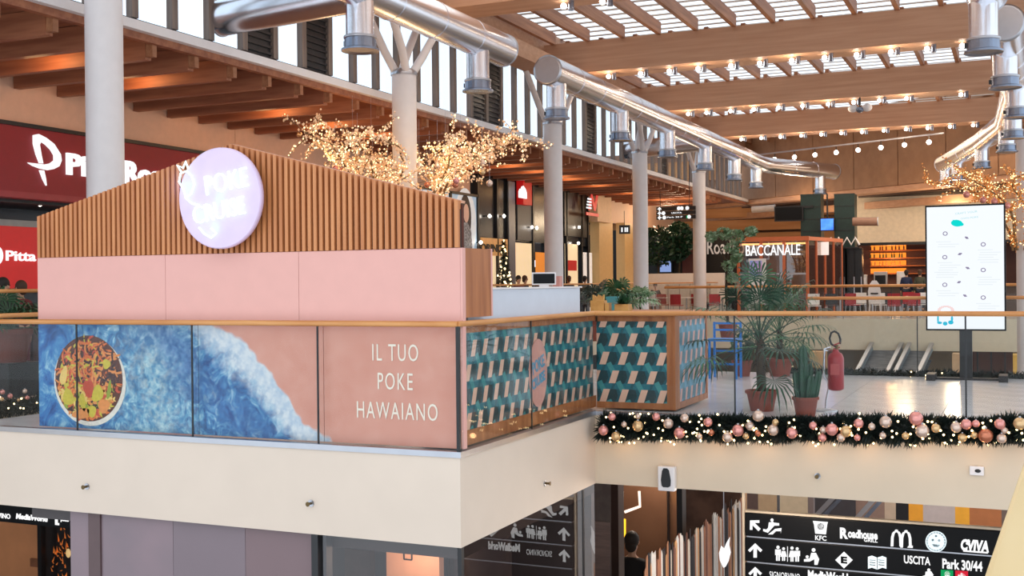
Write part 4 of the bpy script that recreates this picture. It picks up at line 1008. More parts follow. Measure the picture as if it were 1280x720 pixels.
# cream bulkhead and bar
a, c = fpt(1066, 304, 54), fpt(1290, 272, 54)
bk = thing('bar', (a.x, 54, ZF), 'long food court bar with glowing orange shelves under a cream bulkhead', 'bar')
B().box(a.x, 6, 54, 54.3, a.z, c.z+1.2).build('bulkhead', mat('cream_bulkhead', 'E0CDB0', .5, emit=.05), bk); B().box(a.x, 6, 53.9, 54.35, a.z-.12, a.z).build('dark_soffit', m_black, bk)
B().box(a.x, 6, 56.0, 56.1, ZF, a.z).build('back_wall', mat('bar_back', '4A2216', .6), bk)
s0, s1 = fpt(1085, 300, 55).x, fpt(1130, 300, 55).x
for q in range(4):
    z = a.z-.35-q*.36; B().box(s0, s1+1.2, 55.7, 56, z, z+.05).build('shelf', mat('shelf_wood', 'A85A24', .5), bk)
    B().box(s0, s1, 55.92, 55.98, z+.06, z+.28).build('shelf_glow', emi('amber_glow', 'FF8A30', 1.3), bk)
random.seed(4)
for q in range(26):
    z = a.z-.30-(q % 3)*.36; x = s0+(s1-s0)*(q//3+random.random()*.6)/9
    B().lathe([(.035, 0), (.035, .14), (.012, .18), (.012, .24)], (x, 55.8, z), 8).build('bottle', mat('bottle_%d' % (q % 3), ['5A2A10', '1E3A1E', 'C87A30'][q % 3], .2), bk)
B().box(a.x, 6, 52.0, 52.7, ZF, 1.15).build('counter', mat('bar_counter', '5A4A42', .5), bk); B().box(a.x-.05, 6, 51.9, 52.8, 1.15, 1.2).build('counter_top', mat('bar_top', '8A7A70', .3), bk)
lamp('bar_glow', (s0+1, 55, 2.4), 60, (1, .5, .2), .2)
for k, (px_, w_, h_, z_, cc, nm, lab) in enumerate(((1101, .55, .62, 1.2, 'B9B4B4', 'coffee_machine', 'grey coffee machine with black front on the food court bar'), (1127, .38, .62, 1.2, 'E6E2DE', 'bar_appliance', 'tall white appliance on the food court bar'), (1080, .25, .5, 1.2, 'DAD6D0', 'bar_appliance', 'narrow white appliance beside the coffee machine'))):
    p = fpt(px_, 345, 52.3)
    t = thing(nm, (p.x, 52.3, 1.2), lab, 'appliance')
    B().box(p.x-w_/2, p.x+w_/2, 52.1, 52.5, z_, z_+h_).build('body', mat('appl_'+cc, cc, .3), t, bevel=.02); B().box(p.x-w_*.4, p.x+w_*.4, 52.08, 52.1, z_+.08, z_+h_*.75).build('front', m_black if k == 0 else m_white, t)
# black cabinets with white zigzag ornament
a = fpt(1050, 345, 46.5)
for k, px_ in enumerate((1052, 1064, 1073)):
    p = fpt(px_, 320, 48.0); t = thing('drinks_cabinet', (p.x, 48, ZF), '%s tall black cabinet from the pavilion, beside the food court bar' % ORD[k], 'cabinet', 'black cabinets')
    B().box(p.x-.15, p.x+.15, 47.9, 48.4, ZF, 2.75).build('body', m_black, t); B().box(p.x+.1, p.x+.14, 47.87, 47.9, .9, 1.6).build('handle', m_alu, t)
t = thing('zigzag_ornament', (fpt(1040, 302, 47.6).x, 47.6, 2.9), 'white zigzag ornament above the black cabinets', 'ornament')
pts = [fpt(1038+q*5.2, 306 if q % 2 else 297, 47.6) for q in range(8)]
B().tube([p for p in pts], .045, 6).build('zigzag', m_white, t); B().box(pts[0].x, pts[-1].x, 47.6, 48.3, 2.74, 2.8).build('base', m_dark, t)
# dining furniture
def mkchair(x, y, rz, mm, label, z=ZF, name='dining_chair'):
    t = thing(name, (x, y, z), label, 'chair', 'dining chairs on the far bridge', rz=rz)
    B().box(-.21, .21, -.2, .2, .43, .46).build('seat', mm, t, world=False)
    B().box(-.21, .21, .18, .21, .48, .88).build('backrest', mm, t, world=False)
    for sx in (-1, 1):
        for sy in (-1, 1): B().tube([(sx*.22, sy*.2, 0), (sx*.19, sy*.18, .44)], .014, 6).build('leg', m_alu, t, world=False)
    return t
def mktable(x, y, label, z=ZF):
    t = thing('dining_table', (x, y, z), label, 'table', 'white dining tables on the far bridge')
    B().box(-.45, .45, -.38, .38, .72, .75).build('tabletop', m_white, t, world=False)
    B().tube([(0, 0, .02), (0, 0, .72)], .035, 10).build('pedestal', m_alu, t, world=False); B().lathe([(.25, 0), (.25, .015), (.04, .04)], (0, 0, 0), 16).build('foot', m_alu, t, world=False)
    return t
m_cr = mat('chair_red', 'A81E28', .5); m_cb = mat('chair_black', '26252A', .5); m_cw = mat('chair_white', 'E2DEDC', .5)
cc = [(1118, 42.4, PI, 'r'), (1142, 43.4, PI+.2, 'r'), (1100, 43.6, .3, 'w'), (1066, 43.6, PI-.3, 'r'), (1040, 42.6, PI, 'k'), (1158, 44.4, .2, 'w'), (1018, 42.3, .3, 'w'), (1075, 45.2, 0, 'w'), (846, 43.2, PI, 'r'), (828, 44.5, PI, 'r'), (812, 43.2, 0, 'w'), (872, 44.4, PI, 'r'), (893, 43.4, PI+.3, 'r'), (785, 43.4, 0, 'w'), (1135, 46.4, 0, 'r'), (1108, 46.6, .2, 'k')]
COLN = {'r': (m_cr, 'red'), 'k': (m_cb, 'black'), 'w': (m_cw, 'white')}; cnt = {}
for px_, y, rz, k in sorted(cc):
    x = at(px_, 370, y=y).x; cnt[k] = cnt.get(k, 0)+1
    mkchair(x, y, rz, COLN[k][0], '%s %s dining chair from the kiosk end of the far dining bridge' % (ORD[cnt[k]-1], COLN[k][1]))
for k, (px_, y) in enumerate(sorted([(1118, 43.3), (1148, 44.6), (1050, 44.2), (858, 44.2), (822, 44.6), (1090, 46.2), (903, 45.9)])):
    mktable(at(px_, 365, y=y).x, y, '%s white dining table from the kiosk end of the far dining bridge' % ORD[k])
p = at(1093, 372, y=42.6)
t = thing('high_chair', (p.x, 42.6, ZF), 'white high chair with an arched slotted back behind the rail', 'high chair')
pr = [(-.20, .55), (-.22, .95), (-.17, 1.2), (-.07, 1.34), (.07, 1.34), (.17, 1.2), (.22, .95), (.20, .55)]
B().prism(pr, (p.x, 42.6, ZF), (1, 0, 0), (0, 0, 1), (0, .04, 0)).build('backrest', m_white, t)
for q in (0, 1): B().box(p.x-.13, p.x+.13, 42.58, 42.6, ZF+.72+q*.13, ZF+.77+q*.13).build('slot', m_dark, t)
B().box(p.x-.2, p.x+.2, 42.62, 42.95, ZF+.5, ZF+.54).build('seat', m_white, t)
for sx in (-1, 1):
    for y in (42.62, 42.95): B().tube([(p.x+sx*.22, y, ZF), (p.x+sx*.17, y, ZF+.52)], .016, 6).build('leg', m_white, t)
# escalators seen below the far bridge
for k, (pa, pb_) in enumerate(((1085, 1130), (1132, 1168))):
    a, c = at(pa, 433, y=40.6), at(pb_, 433, y=40.6)
    t = thing('escalator', (a.x, 40.6, -1), ['left of two grey escalators dropping below the dining bridge, beside the screen post', 'grey escalator dropping below the dining bridge, nearer the screen post'][k], 'escalator', 'escalators below the far bridge')
    dx, dy, dzz = -1.3, -5.2, -3.4
    o0, o1 = Vector((a.x+.1, 40.9, -.95)), Vector((c.x-.1, 40.9, -.95)); v = Vector((dx, dy, dzz))
    B().face([o0, o1, o1+v, o0+v]).face([o0-Vector((0, 0, .3)), o1-Vector((0, 0, .3)), o1+v-Vector((0, 0, .3)), o0+v-Vector((0, 0, .3))]).build('step_band', mat('step_grey', '6A6E74', .4, col2='4A4E54', scale=3, stretch=(1, 8, 8)), t)
    for o_ in (o0, o1):
        B().bar(o_+Vector((0, 0, .12)), o_+v+Vector((0, 0, .12)), .03, .24).build('balustrade', mat('escal_glass', '8C989E', .2), t)
        B().bar(o_+Vector((0, 0, .26)), o_+v+Vector((0, 0, .26)), .13, .06).build('handrail', m_alu, t)
# lower hall behind, seen beneath the far bridge
struct('wall_lower_far', B().box(-14, 8, 52, 52.2, -4.6, -.85), mat('lower_beige', 'B79A78', .6, var=.03))
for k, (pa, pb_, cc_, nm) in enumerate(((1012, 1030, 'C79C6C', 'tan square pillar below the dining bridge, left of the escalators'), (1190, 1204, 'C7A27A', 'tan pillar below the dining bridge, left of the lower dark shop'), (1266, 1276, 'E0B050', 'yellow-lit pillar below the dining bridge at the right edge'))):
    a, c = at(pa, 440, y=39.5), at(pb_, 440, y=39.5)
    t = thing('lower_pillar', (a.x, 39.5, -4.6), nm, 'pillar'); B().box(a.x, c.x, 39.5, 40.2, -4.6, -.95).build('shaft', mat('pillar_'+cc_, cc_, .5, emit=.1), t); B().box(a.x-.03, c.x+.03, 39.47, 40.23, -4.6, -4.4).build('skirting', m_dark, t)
a, c = at(1204, 470, y=41), at(1266, 418, y=41)
t = thing('lower_shop', (a.x, 41, -4.6), 'dark brown lower shop window below the dining bridge near the right edge', 'shop front')
B().box(a.x, c.x, 41.2, 41.3, -4.6, -.95).build('back_panel', mat('brown_shop', '5A3428', .6), t)
for q in range(5): B().box(a.x+q*.42, a.x+q*.42+.05, 41.0, 41.1, -4.6, -.95).build('mullion', m_dark, t)
p = at(1238, 432, y=40.9); B().ball((p.x, 41.1, p.z), .2, 10, 6, 0, (1, .4, .6)).build('lamp', emi('shop_lamp', 'FFE0B0', 2), t)
# ================================================================ MENU SCREEN
SY = 17.7
a = at(1159.5, 411, y=SY); c = at(1254.5, 256, y=SY); sx0, sx1, sz0, sz1 = a.x, c.x, a.z, c.z
sc = thing('menu_screen', ((sx0+sx1)/2, SY, 0), 'tall bright white digital menu screen on a black post', 'screen')
B().box(sx0-.022, sx1+.022, SY, SY+.09, sz0-.025, sz1+.025).build('bezel', m_blackl, sc, bevel=.006)
B().box(sx0, sx1, SY-.003, SY, sz0, sz1).build('display', emi('screen_white', 'F3F8FF', 1.0), sc)
cxm = (sx0+sx1)/2
B().box(cxm-.085, cxm+.085, SY+.02, SY+.10, .02, sz0).build('post', m_black, sc)
B().box(sx0+.05, sx1-.02, SY-.03, SY+.12, .0, .03).build('base_bar', m_dark, sc)
for x in (sx0+.05, sx1-.02): B().box(x-.06, x+.06, SY-.28, SY+.2, 0, .09).build('foot', m_dark, sc)
def spx(px, py): return at(px, py, y=SY-.006)
def onscreen(b, cx, cy, rx, ry, mi, n=18, rot=0, hole=0):
    p = spx(cx, cy); k_ = 18.9/FPX
    if hole:
        for k in range(n):
            u, v = 2*PI*k/n, 2*PI*(k+1)/n
            b.face([(p.x+rx*k_*math.cos(u)*s, SY-.006, p.z+ry*k_*math.sin(u)*s) for s in (hole, 1)]+[(p.x+rx*k_*math.cos(v)*s, SY-.006, p.z+ry*k_*math.sin(v)*s) for s in (1, hole)], mi)
    else: b.face([(p.x+k_*(rx*math.cos(2*PI*k/n)*math.cos(rot)-ry*math.sin(2*PI*k/n)*math.sin(rot)), SY-.006, p.z+k_*(rx*math.cos(2*PI*k/n)*math.sin(rot)+ry*math.sin(2*PI*k/n)*math.cos(rot))) for k in range(n)], mi)
b = B()
onscreen(b, 1196, 279, 6, 3.7, 0, rot=-.15); onscreen(b, 1201.5, 280.5, 2.6, 1.8, 0); b.face([spx(1190.5, 277), spx(1191, 274.5), spx(1195, 276.5)], 0)
for x, y in ((1181.5, 292), (1229, 305.5), (1181, 321.5), (1229, 337.5), (1181, 356), (1229, 372)): onscreen(b, x, y, 2.6, 2.4, 1, hole=.62)
for x0_, y0_, x1_, y1_ in ((1206, 296, 1211, 298.6), (1202.5, 316.5, 1197, 318.6), (1207, 334, 1212.5, 336.2), (1201, 351.8, 1196, 353.8), (1204, 368.5, 1209, 370.8)):
    p, q = spx(x0_, y0_), spx(x1_, y1_); d_ = (q-p).normalized(); s_ = Vector((-d_.z, 0, d_.x)); b.face([p-s_*.006, q-s_*.018-d_*.03, q, q+s_*.018-d_*.03, p+s_*.006], 1)
for x0_, y0_, n_ in ((1170, 303, 3), (1222, 313, 6), (1172, 329, 5), (1221, 347, 4), (1170, 364, 3), (1220, 380, 3), (1168, 341, 3)):
    for q in range(n_): p = spx(x0_+(q*7) % 4, y0_+q*3.1); wv = .20+.04*((q*5) % 3); b.face([(p.x, SY-.006, p.z), (p.x+wv, SY-.006, p.z), (p.x+wv, SY-.006, p.z+.012), (p.x, SY-.006, p.z+.012)], 2)
for k, (x, y, rx, ry) in enumerate(((1172.5, 399, .9, 5), (1174.5, 403.5, 2.6, 1.4), (1181.5, 404.5, 2.4, 2.2), (1188.5, 403, 2.8, 2.2), (1190, 398.5, 1.2, 3))): onscreen(b, x, y, rx, ry, 3)
for k in range(10):
    u = PI*k/9; p = spx(1181.5+8.5*math.cos(u), 388-5*math.sin(u)); b.face([(p.x-.012, SY-.006, p.z-.012), (p.x+.03, SY-.006, p.z-.012), (p.x+.03, SY-.006, p.z+.012), (p.x-.012, SY-.006, p.z+.012)], 4)
b.build('menu_graphics', [emi('scr_teal', '10D8D0', 1), emi('scr_grey', '8E86A0', 1), emi('scr_pale', 'E6EDF0', 1), emi('scr_blue', '28B8D8', 1), emi('scr_pink', 'F2D6D4', 1)], sc)
m_st = emi('scr_mint', 'A6DCDC', 1)
for txt, x0_, x1_, y0_, y1_ in (('CRAFT YOUR', 1194, 1222, 268.5, 263.5), ('OWN POKE', 1201, 1223, 274.5, 270)):
    p, q = spx(x0_, y0_), spx(x1_, y1_); th = .09
    fit(txt, m_st, (p.x, SY-.005, p.z), (math.cos(th), 0, math.sin(th)), (-math.sin(th), 0, math.cos(th)), q.x-p.x, q.z-p.z-.02, sc, depth=.002, name='menu_heading')
# fire extinguisher on its stand
p = at(1046, 514, z=0)
fx = thing('fire_extinguisher', (p.x, p.y, 0), 'red fire extinguisher with looped black hose hung on a curved chrome stand', 'fire extinguisher')
k_ = p.y*.93/FPX
def q_(px, py, dy=0): v = at(px, py, y=p.y); return Vector((v.x, v.y+dy, v.z))
B().tube([q_(1032, 518), q_(1033, 500), q_(1036, 485), q_(1035, 477), q_(1030, 470), q_(1030, 455), q_(1031, 436), q_(1038, 434)], .014, 10).build('stand_pole', m_steel, fx)
B().lathe([(.13, 0), (.13, .012), (.02, .03)], (q_(1032, 518).x, p.y, 0), 20).build('stand_base', m_alu, fx)
b0, b1 = q_(1045, 488), q_(1046, 440); hh = b1.z-b0.z
B().lathe([(.055, 0), (.083, .015), (.088, .03), (.088, hh-.07), (.07, hh-.02), (.035, hh), (.03, hh+.03)], b0, 24).build('cylinder', mat('extinguisher_red', '94101A', .3, var=.03), fx)
B().box(b0.x-.045, b0.x+.05, b0.y-.092, b0.y-.086, b0.z+hh*.42, b0.z+hh*.70).build('instruction_label', mat('label_red', 'B84A48', .4), fx)
B().tube([q_(1046, 440), q_(1046, 431)], .018, 10).build('valve', mat('aged_brass', '6A5638', .4, .8), fx)
B().bar(q_(1041, 432), q_(1051, 428), .02, .014).bar(q_(1042, 436), q_(1050, 434), .02, .012).build('lever', m_red, fx)
B().tube([q_(1046, 434), q_(1039, 430), q_(1037, 423), q_(1039, 416), q_(1043, 414), q_(1048, 417), q_(1050.5, 424), q_(1050, 430)], .012, 8).build('hose', m_black, fx)
B().bar(q_(1031, 438), q_(1045, 440, .09), .03, .01).build('hook', m_steel, fx)
# blue chair seen beyond the end counter
p = at(908, 470, y=17.0)
t = thing('blue_stool', (p.x, 17.0, 0), 'bright blue folding stool behind the end counter and palm', 'stool')
m_bl = mat('bright_blue', '1E78C8', .4)
B().box(p.x-.24, p.x+.20, 16.85, 17.2, .56, .60).build('seat', m_bl, t)
for sx in (-.22, .18):
    for sy in (16.87, 17.18): B().box(p.x+sx-.016, p.x+sx+.016, sy-.016, sy+.016, 0, .84 if sy > 17 else .56).build('leg', m_bl, t)
for z in (.2, .4, .72, .82): B().box(p.x-.22, p.x+.18, 17.17, 17.19, z-.015, z+.015).build('rung', m_bl, t)
# ================================================================ PLANTS
def pot(t, x, y, r, h, z=0, m=None):
    B().lathe([(r*.72, 0), (r*.95, h*.86), (r*1.06, h*.86), (r*1.06, h), (r*.95, h), (r*.93, h*.9), (.01, h*.9)], (x, y, z), 28, smooth=False).build('pot', m or m_terra, t)
    B().lathe([(r*.92, h*.88), (.01, h*.92)], (x, y, z), 20).build('soil', m_bark, t)
def frond(root, az, el, length, fan, n, mm, t, droop=.5, width=.018):
    """long stalk with a fan of narrow folded blades"""
    b = B(); d = Vector((math.cos(az)*math.cos(el), math.sin(az)*math.cos(el), math.sin(el)))
    pts = [Vector(root)]; dd = d.copy()
    for k in range(5):
        pts.append(pts[-1]+dd*length/5); dd = (dd+Vector((0, 0, -.10*droop))).normalized()
    b.tube(pts, [.009, .008, .007, .006, .005, .004], 5)
    c = pts[-1]; f = dd; side = f.cross(Vector((0, 0, 1)))
    side = side.normalized() if side.length > .05 else Vector((1, 0, 0)); up = side.cross(f)
    for k in range(n):
        a = (k/(n-1)-.5)*2*math.radians(112)
        e = (f*math.cos(a)+side*math.sin(a)+up*.15).normalized(); L_ = fan*(1-.25*abs(a)/2)*random.uniform(.9, 1.08)
        p1 = c+e*L_*.55; p2 = c+e*L_*.85+Vector((0, 0, -L_*.16*droop*1.5)); p3 = c+e*L_*.98+Vector((0, 0, -L_*.38*droop*1.5))
        s_ = e.cross(up).normalized()*width
        b.face([c, p1-s_, p1+s_]); b.face([p1-s_, p2-s_*.7, p2+s_*.7, p1+s_]); b.face([p2-s_*.7, p3, p2+s_*.7])
    return b.build('frond', mm, t)
random.seed(31)
def fan_palm(name, x, y, potr, poth, stem_h, label, nf, lmin, lmax, fan, mm, seed, lean=0):
    random.seed(seed)
    t = thing(name, (x, y, 0), label, 'potted palm'); pot(t, x, y, potr, poth)
    top = Vector((x+lean, y, poth+stem_h))
    b = B(); b.tube([(x, y, poth*.9), (x+lean*.5, y, poth+stem_h*.5), top], [.055, .05, .035], 10)
    for k in range(26):
        h = random.uniform(.05, 1); a = random.uniform(0, 2*PI); o = Vector((x+lean*h, y, poth+stem_h*h)); d = Vector((math.cos(a), math.sin(a), random.uniform(-1.2, .8)))
        b.tube([o, o+d*.06, o+d*.09+Vector((0, 0, -.05))], [.008, .006, .002], 4)
    b.build('trunk', m_bark, t)
    for k in range(nf):
        az = 2*PI*k*.382+random.uniform(-.2, .2); u = (k+.5)/nf; el = math.radians(86-98*u+random.uniform(-6, 6))
        frond(top+Vector((0, 0, -.25*u*stem_h)), az, el, random.uniform(lmin, lmax), fan*random.uniform(.85, 1.1), 15, mm if k % 4 else m_leaf, t, droop=.5+.5*u, width=.012)
    return t
p = at(949, 515, z=0)
fan_palm('potted_palm', p.x, p.y+.15, .175, .23, .62, 'large green fan palm in a terracotta pot beside the end counter', 24, .45, .75, .33, m_leaf2, 2, lean=-.02)
p = at(975, 470, z=0)
fan_palm('potted_palm', p.x, p.y, .20, .27, .42, 'second green fan palm in a terracotta pot, farther back against the rear rail', 22, .36, .60, .38, m_leaf, 5)
p = at(928, 470, z=0)
t = thing('potted_shrub', (p.x, p.y, 0), 'low shrub in a small terracotta pot between the palm and blue stool', 'potted plant'); pot(t, p.x, p.y, .15, .24)
random.seed(8); tree_crown(t, (p.x, p.y, .45), .16, .2, 160, m_leaf, .06)
p = at(1007, 521, z=0)
t = thing('potted_cactus', (p.x, p.y, 0), 'dark green column cactus in a terracotta pot near the garland', 'potted plant'); pot(t, p.x, p.y, .135, .215)
def cactus(b, pts, r, ribs=6):
    pts = [Vector(q) for q in pts]; base = len(b.v); seg = ribs*2; n = len(pts)
    for k in range(n):
        rr = r*(1 if 0 < k < n-1 else (.75 if k == 0 else .15)); 
        if k == n-2: rr = r*.8
        for j in range(seg): an = 2*PI*j/seg; q = rr*(1.0 if j % 2 == 0 else .68); b.v.append(pts[k]+Vector((math.cos(an)*q, math.sin(an)*q, 0)))
    for k in range(n-1):
        for j in range(seg): q = base+k*seg; b.f.append((q+j, q+(j+1) % seg, q+seg+(j+1) % seg, q+seg+j)); b.m.append(0); b.sm.append(False)
for dx, dy, h, r, ln in ((-.02, 0, .58, .048, 0), (.035, -.02, .26, .042, .03), (.09, .02, .30, .04, .05), (-.075, .01, .30, .04, -.03), (.02, .05, .38, .04, .02)):
    b = B(); z0 = .19; cactus(b, [(p.x+dx+ln*q, p.y+dy, z0+h*q) for q in (0, .2, .5, .8, .93, 1)], r); b.build('stem', m_leaf2, t)
# planting left of kiosk and behind the counter
p = at(12, 372, x=-12.6)
t = thing('potted_palm', (p.x, p.y, 0), 'green palm in a terracotta pot on the gallery at the left frame edge', 'potted palm'); pot(t, p.x, p.y, .28, .45, .45); B().box(p.x-.3, p.x+.3, p.y-.3, p.y+.3, 0, .45).build('stand', m_dark, t)
random.seed(12)
for k in range(14): frond((p.x, p.y, .9), k*2.4, random.uniform(.1, 1.2), random.uniform(.25, .5), .38, 13, m_leaf, t, droop=.7)
p = at(772, 368, y=24)
for k, (px_, y, sc_, mm, lab) in enumerate(((771, 24, 1.0, m_leaf, 'bushy green palm behind the end counter below the beige pillars'), (745, 27, 1.0, mat('dusty_leaf', '5A6A60', .5, col2='3A463E'), 'dusty grey-green bush behind the display case'), (800, 27, .8, m_leaf3, 'pale green plant standing before the fourth white column'))):
    p = at(px_, 352, y=y)
    t = thing('bushy_plant', (p.x, y, .0), lab, 'potted plant'); pot(t, p.x, y, .25, .5); random.seed(40+k)
    B().tube([(p.x, y, .45), (p.x, y, 1.1)], .03, 6).build('stem', m_bark, t)
    for q in range(16): frond((p.x, y, 1.0), q*2.4, random.uniform(-.1, 1.3), random.uniform(.15, .45)*sc_, .34*sc_, 11, mm, t, droop=.7, width=.03)
# ---- golden lit trees
def lit_tree(x, y, z0, label, spread, n_main, seed, height, m_blos, side=None):
    random.seed(seed)
    t = thing('golden_tree', (x, y, z0), label, 'tree'); pts_all = []
    tips = []
    for k in range(n_main):
        a = 2*PI*k/n_main+random.uniform(-.25, .25)
        if side is not None: a = side+random.uniform(-1.1, 1.1)
        r0 = .34; p = Vector((x+r0*math.cos(a), y+r0*math.sin(a), z0)); path = [p]; rr = r0
        L_ = spread*random.uniform(.7, 1.05)
        for q in range(1, 9):
            u = q/8; rad = r0+L_*u**1.7; zz = z0+height*(1-(1-u)**1.6)*random.uniform(.96, 1.04)
            path.append(Vector((x+rad*math.cos(a+.2*math.sin(q+k)), y+rad*math.sin(a+.2*math.sin(q+k)), zz)))
        B().tube(path, [.045-.0045*q for q in range(9)], 6).build('branch', mat('gilded_bark', '9A7A50', .6, col2='6A4E30', scale=8), t)
        for q in range(1, 9):
            pts_all += [(path[q-1].lerp(path[q], random.random()), .07) for _ in range(14)]
            for s_ in range(3 if q > 2 else 1):
                d = Vector((random.uniform(-1, 1), random.uniform(-1, 1), random.uniform(-.45, .75))).normalized(); L2 = random.uniform(.25, .75)
                e = path[q]+d*L2*.5; f = e+(d+Vector((0, 0, random.uniform(-.5, .3)))).normalized()*L2*.6
                tips.append((path[q], e, f))
                for _ in range(30): u = random.random(); pts_all.append(((path[q].lerp(e, u*2) if u < .5 else e.lerp(f, u*2-1)), .045))
    b = B()
    for a_, e, f in tips: b.tube([a_, e, f], [.012, .008, .004], 4)
    b.build('twigs', MATS['gilded_bark'], t, kind='stuff')
    b = B(); b2 = B()
    for p, j in pts_all:
        o = p+Vector((random.gauss(0, j), random.gauss(0, j), random.gauss(0, j))); r = random.uniform(.017, .034)
        tgt = b2 if random.random() < .22 else b; r = r*.75 if tgt is b2 else r
        ax = [Vector(v)*r for v in ((1, 0, 0), (-1, 0, 0), (0, 1, 0), (0, -1, 0), (0, 0, 1), (0, 0, -1))]
        for i, j2, k2 in ((0, 2, 4), (2, 1, 4), (1, 3, 4), (3, 0, 4), (2, 0, 5), (1, 2, 5), (3, 1, 5), (0, 3, 5)): tgt.face([o+ax[i], o+ax[j2], o+ax[k2]])
    b.build('blossom', m_blos, t, kind='stuff'); b2.build('fairy_lights', emi('tree_light', 'FFD89A', 3.2), t, kind='stuff')
    return t
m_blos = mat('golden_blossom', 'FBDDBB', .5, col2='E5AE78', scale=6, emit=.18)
lit_tree(-11.4, 20.4, 1.9, 'golden blossoming tree strung with warm lights around the white column above the kiosk', 2.1, 11, 6, 2.35, m_blos)
B().lathe([(.5, 0), (.6, 1.5), (.45, 1.9), (.3, 1.9)], (-11.4, 20.4, 0), 24).build('planter', m_white, bpy.data.objects['golden_tree'])
for dx, dy in ((1.2, -.8), (-1.2, -.8), (.6, 1)): lamp('tree_glow', (-11.4+dx, 20.4+dy, 4.0), 22, (1, .66, .33), .3)
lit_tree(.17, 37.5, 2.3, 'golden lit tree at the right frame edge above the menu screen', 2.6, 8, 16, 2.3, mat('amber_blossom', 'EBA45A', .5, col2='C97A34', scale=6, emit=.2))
tb2 = [(374, 168, 'g'), (447, 198, 'g'), (419, 210, 'p'), (428, 213, 'p'), (466, 218, 'c'), (464, 166, 'c'), (441, 176, 'c'), (557, 193, 'c'), (576, 190, 'p'), (603, 203.5, 'c'), (603, 215, 'g'), (612, 229, 'c'), (547, 207, 'c'), (537, 220, 'g'), (534, 231, 'k'), (570, 226, 'p'), (569, 231, 'k'), (524, 207, 'c'), (485, 230, 'c')]
tb2.sort()
for q, (px_, py_, k) in enumerate(tb2):
    yb = 20.4+random.Random(q).uniform(-1.3, .6); p = at(px_, py_, y=yb)
    t = bauble(p, .062, k, '%s hanging bauble from the left among the golden tree branches, %s' % (ORD[q], BM[k][1]), 'baubles hanging from the golden tree')
    B().tube([(0, 0, .062), (0, 0, .9)], .002, 4).build('thread', m_alu, t, world=False)
for q, (px_, py_) in enumerate(((1208, 243), (1229, 250), (1243, 252), (1259, 257))):
    p = at(px_, py_, y=36.5); t = bauble(p, .1, 'p', '%s rose bauble from the left hanging above the menu screen' % ORD[q], 'baubles above the menu screen'); B().tube([(0, 0, .1), (0, 0, .9)], .003, 4).build('thread', m_alu, t, world=False)
# small christmas tree at the black shop
p = at(630, 345, x=WX+.9)
t = thing('christmas_tree', (p.x, p.y, 0), 'slim dark Christmas tree with small lights before the black shop front', 'christmas tree')
random.seed(77); b = B(); h = at(630, 300, x=WX+.9).z
for k in range(900):
    u = random.random(); r = .42*(1-u)*random.uniform(.75, 1.05); a = random.uniform(0, 2*PI); o = Vector((p.x+r*math.cos(a), p.y+r*math.sin(a), .3+(h-.3)*u)); d = Vector((math.cos(a), math.sin(a), -.4))*.13; s_ = d.cross(Vector((0, 0, 1))).normalized()*.04
    b.face([o-s_, o+d, o+s_])
b.tube([(p.x, p.y, 0), (p.x, p.y, h)], [.2, .01], 8); b.build('foliage', m_pine, t, kind='stuff')
for k in range(34):
    u = random.random(); r = .44*(1-u); a = random.uniform(0, 2*PI); o = Vector((p.x+r*math.cos(a), p.y+r*math.sin(a), .3+(h-.3)*u)); B().ball(o, .035, 6, 4).build('fairy_bulb', m_fairy, t)
# ================================================================ LOWER STOREY
ZL = -4.6
m_mauve = mat('mauve_hoarding', '8C757A', .35, var=.03, col2='7C6C71', scale=1); m_brown = mat('dark_mauve', '5E4848', .45, var=.04)
hb = thing('hoarding', (-9.0, Y0+.08, ZL), 'plain mauve panelled hoarding under the left end of the front fascia', 'hoarding')
xa = at(88, 660, y=Y0+.08).x; x1_, x2_ = at(108.5, 660, y=Y0+.04).x, at(123, 660, y=Y0+.04).x; xe_ = at(391, 660, y=Y0+.08).x
xm = [x2_, x2_+(xe_-x2_)*.36, x2_+(xe_-x2_)*.70, xe_]
B().box(xa, x1_, Y0+.08, Y0+.14, ZL, -.8).build('panel', m_mauve, hb); B().box(x1_, x2_, Y0+.06, Y0+.16, ZL, -.8).build('dark_post', m_brown, hb)
for u, v, mm in zip(xm[:-1], xm[1:], (m_mauve, mat('mauve_hoarding_2', '7C6B70', .35, var=.03, scale=1), mat('mauve_hoarding_3', '7A6264', .35, var=.03, scale=1))): B().box(u+.002, v-.002, Y0+.08, Y0+.14, ZL, -.8).build('panel', mm, hb)
lg = thing('shop', (-5.8, Y0+.1, ZL), 'glazed lower shop corner under the kiosk platform, reflecting the black direction sign', 'shop')
B().face([(-5.80, Y0+.06, ZL), (X0-.02, Y0+.06, ZL), (X0-.02, Y0+.06, -.8), (-5.80, Y0+.06, -.8)]).build('front_pane', m_sglass, lg)
xx_ = at(396, 660, y=Y0+.06).x; B().box(xx_-.035, xx_+.035, Y0+.02, Y0+.10, ZL, -.8).build('mullion', m_dark, lg)
xx_ = at(404, 660, y=Y0+.1).x; B().box(xx_-.03, xx_+.03, Y0+.10, Y0+.2, ZL, -.8).build('mullion', mat('grey_metal', '5C5C60', .4), lg)
B().box(X0-.05, X0-.012, Y0+.03, Y0+.08, ZL, -.8).build('corner_mullion', m_dark, lg)
for a, c in ((Y0+.08, 11.75), (11.78, 12.13)):
    B().face([(X0-.02, a, ZL), (X0-.02, c, ZL), (X0-.02, c, -.8), (X0-.02, a, -.8)]).build('side_pane', m_mirror, lg)
B().box(X0-.03, X0-.014, 11.745, 11.785, ZL, -.8).build('pane_joint', m_dark, lg)
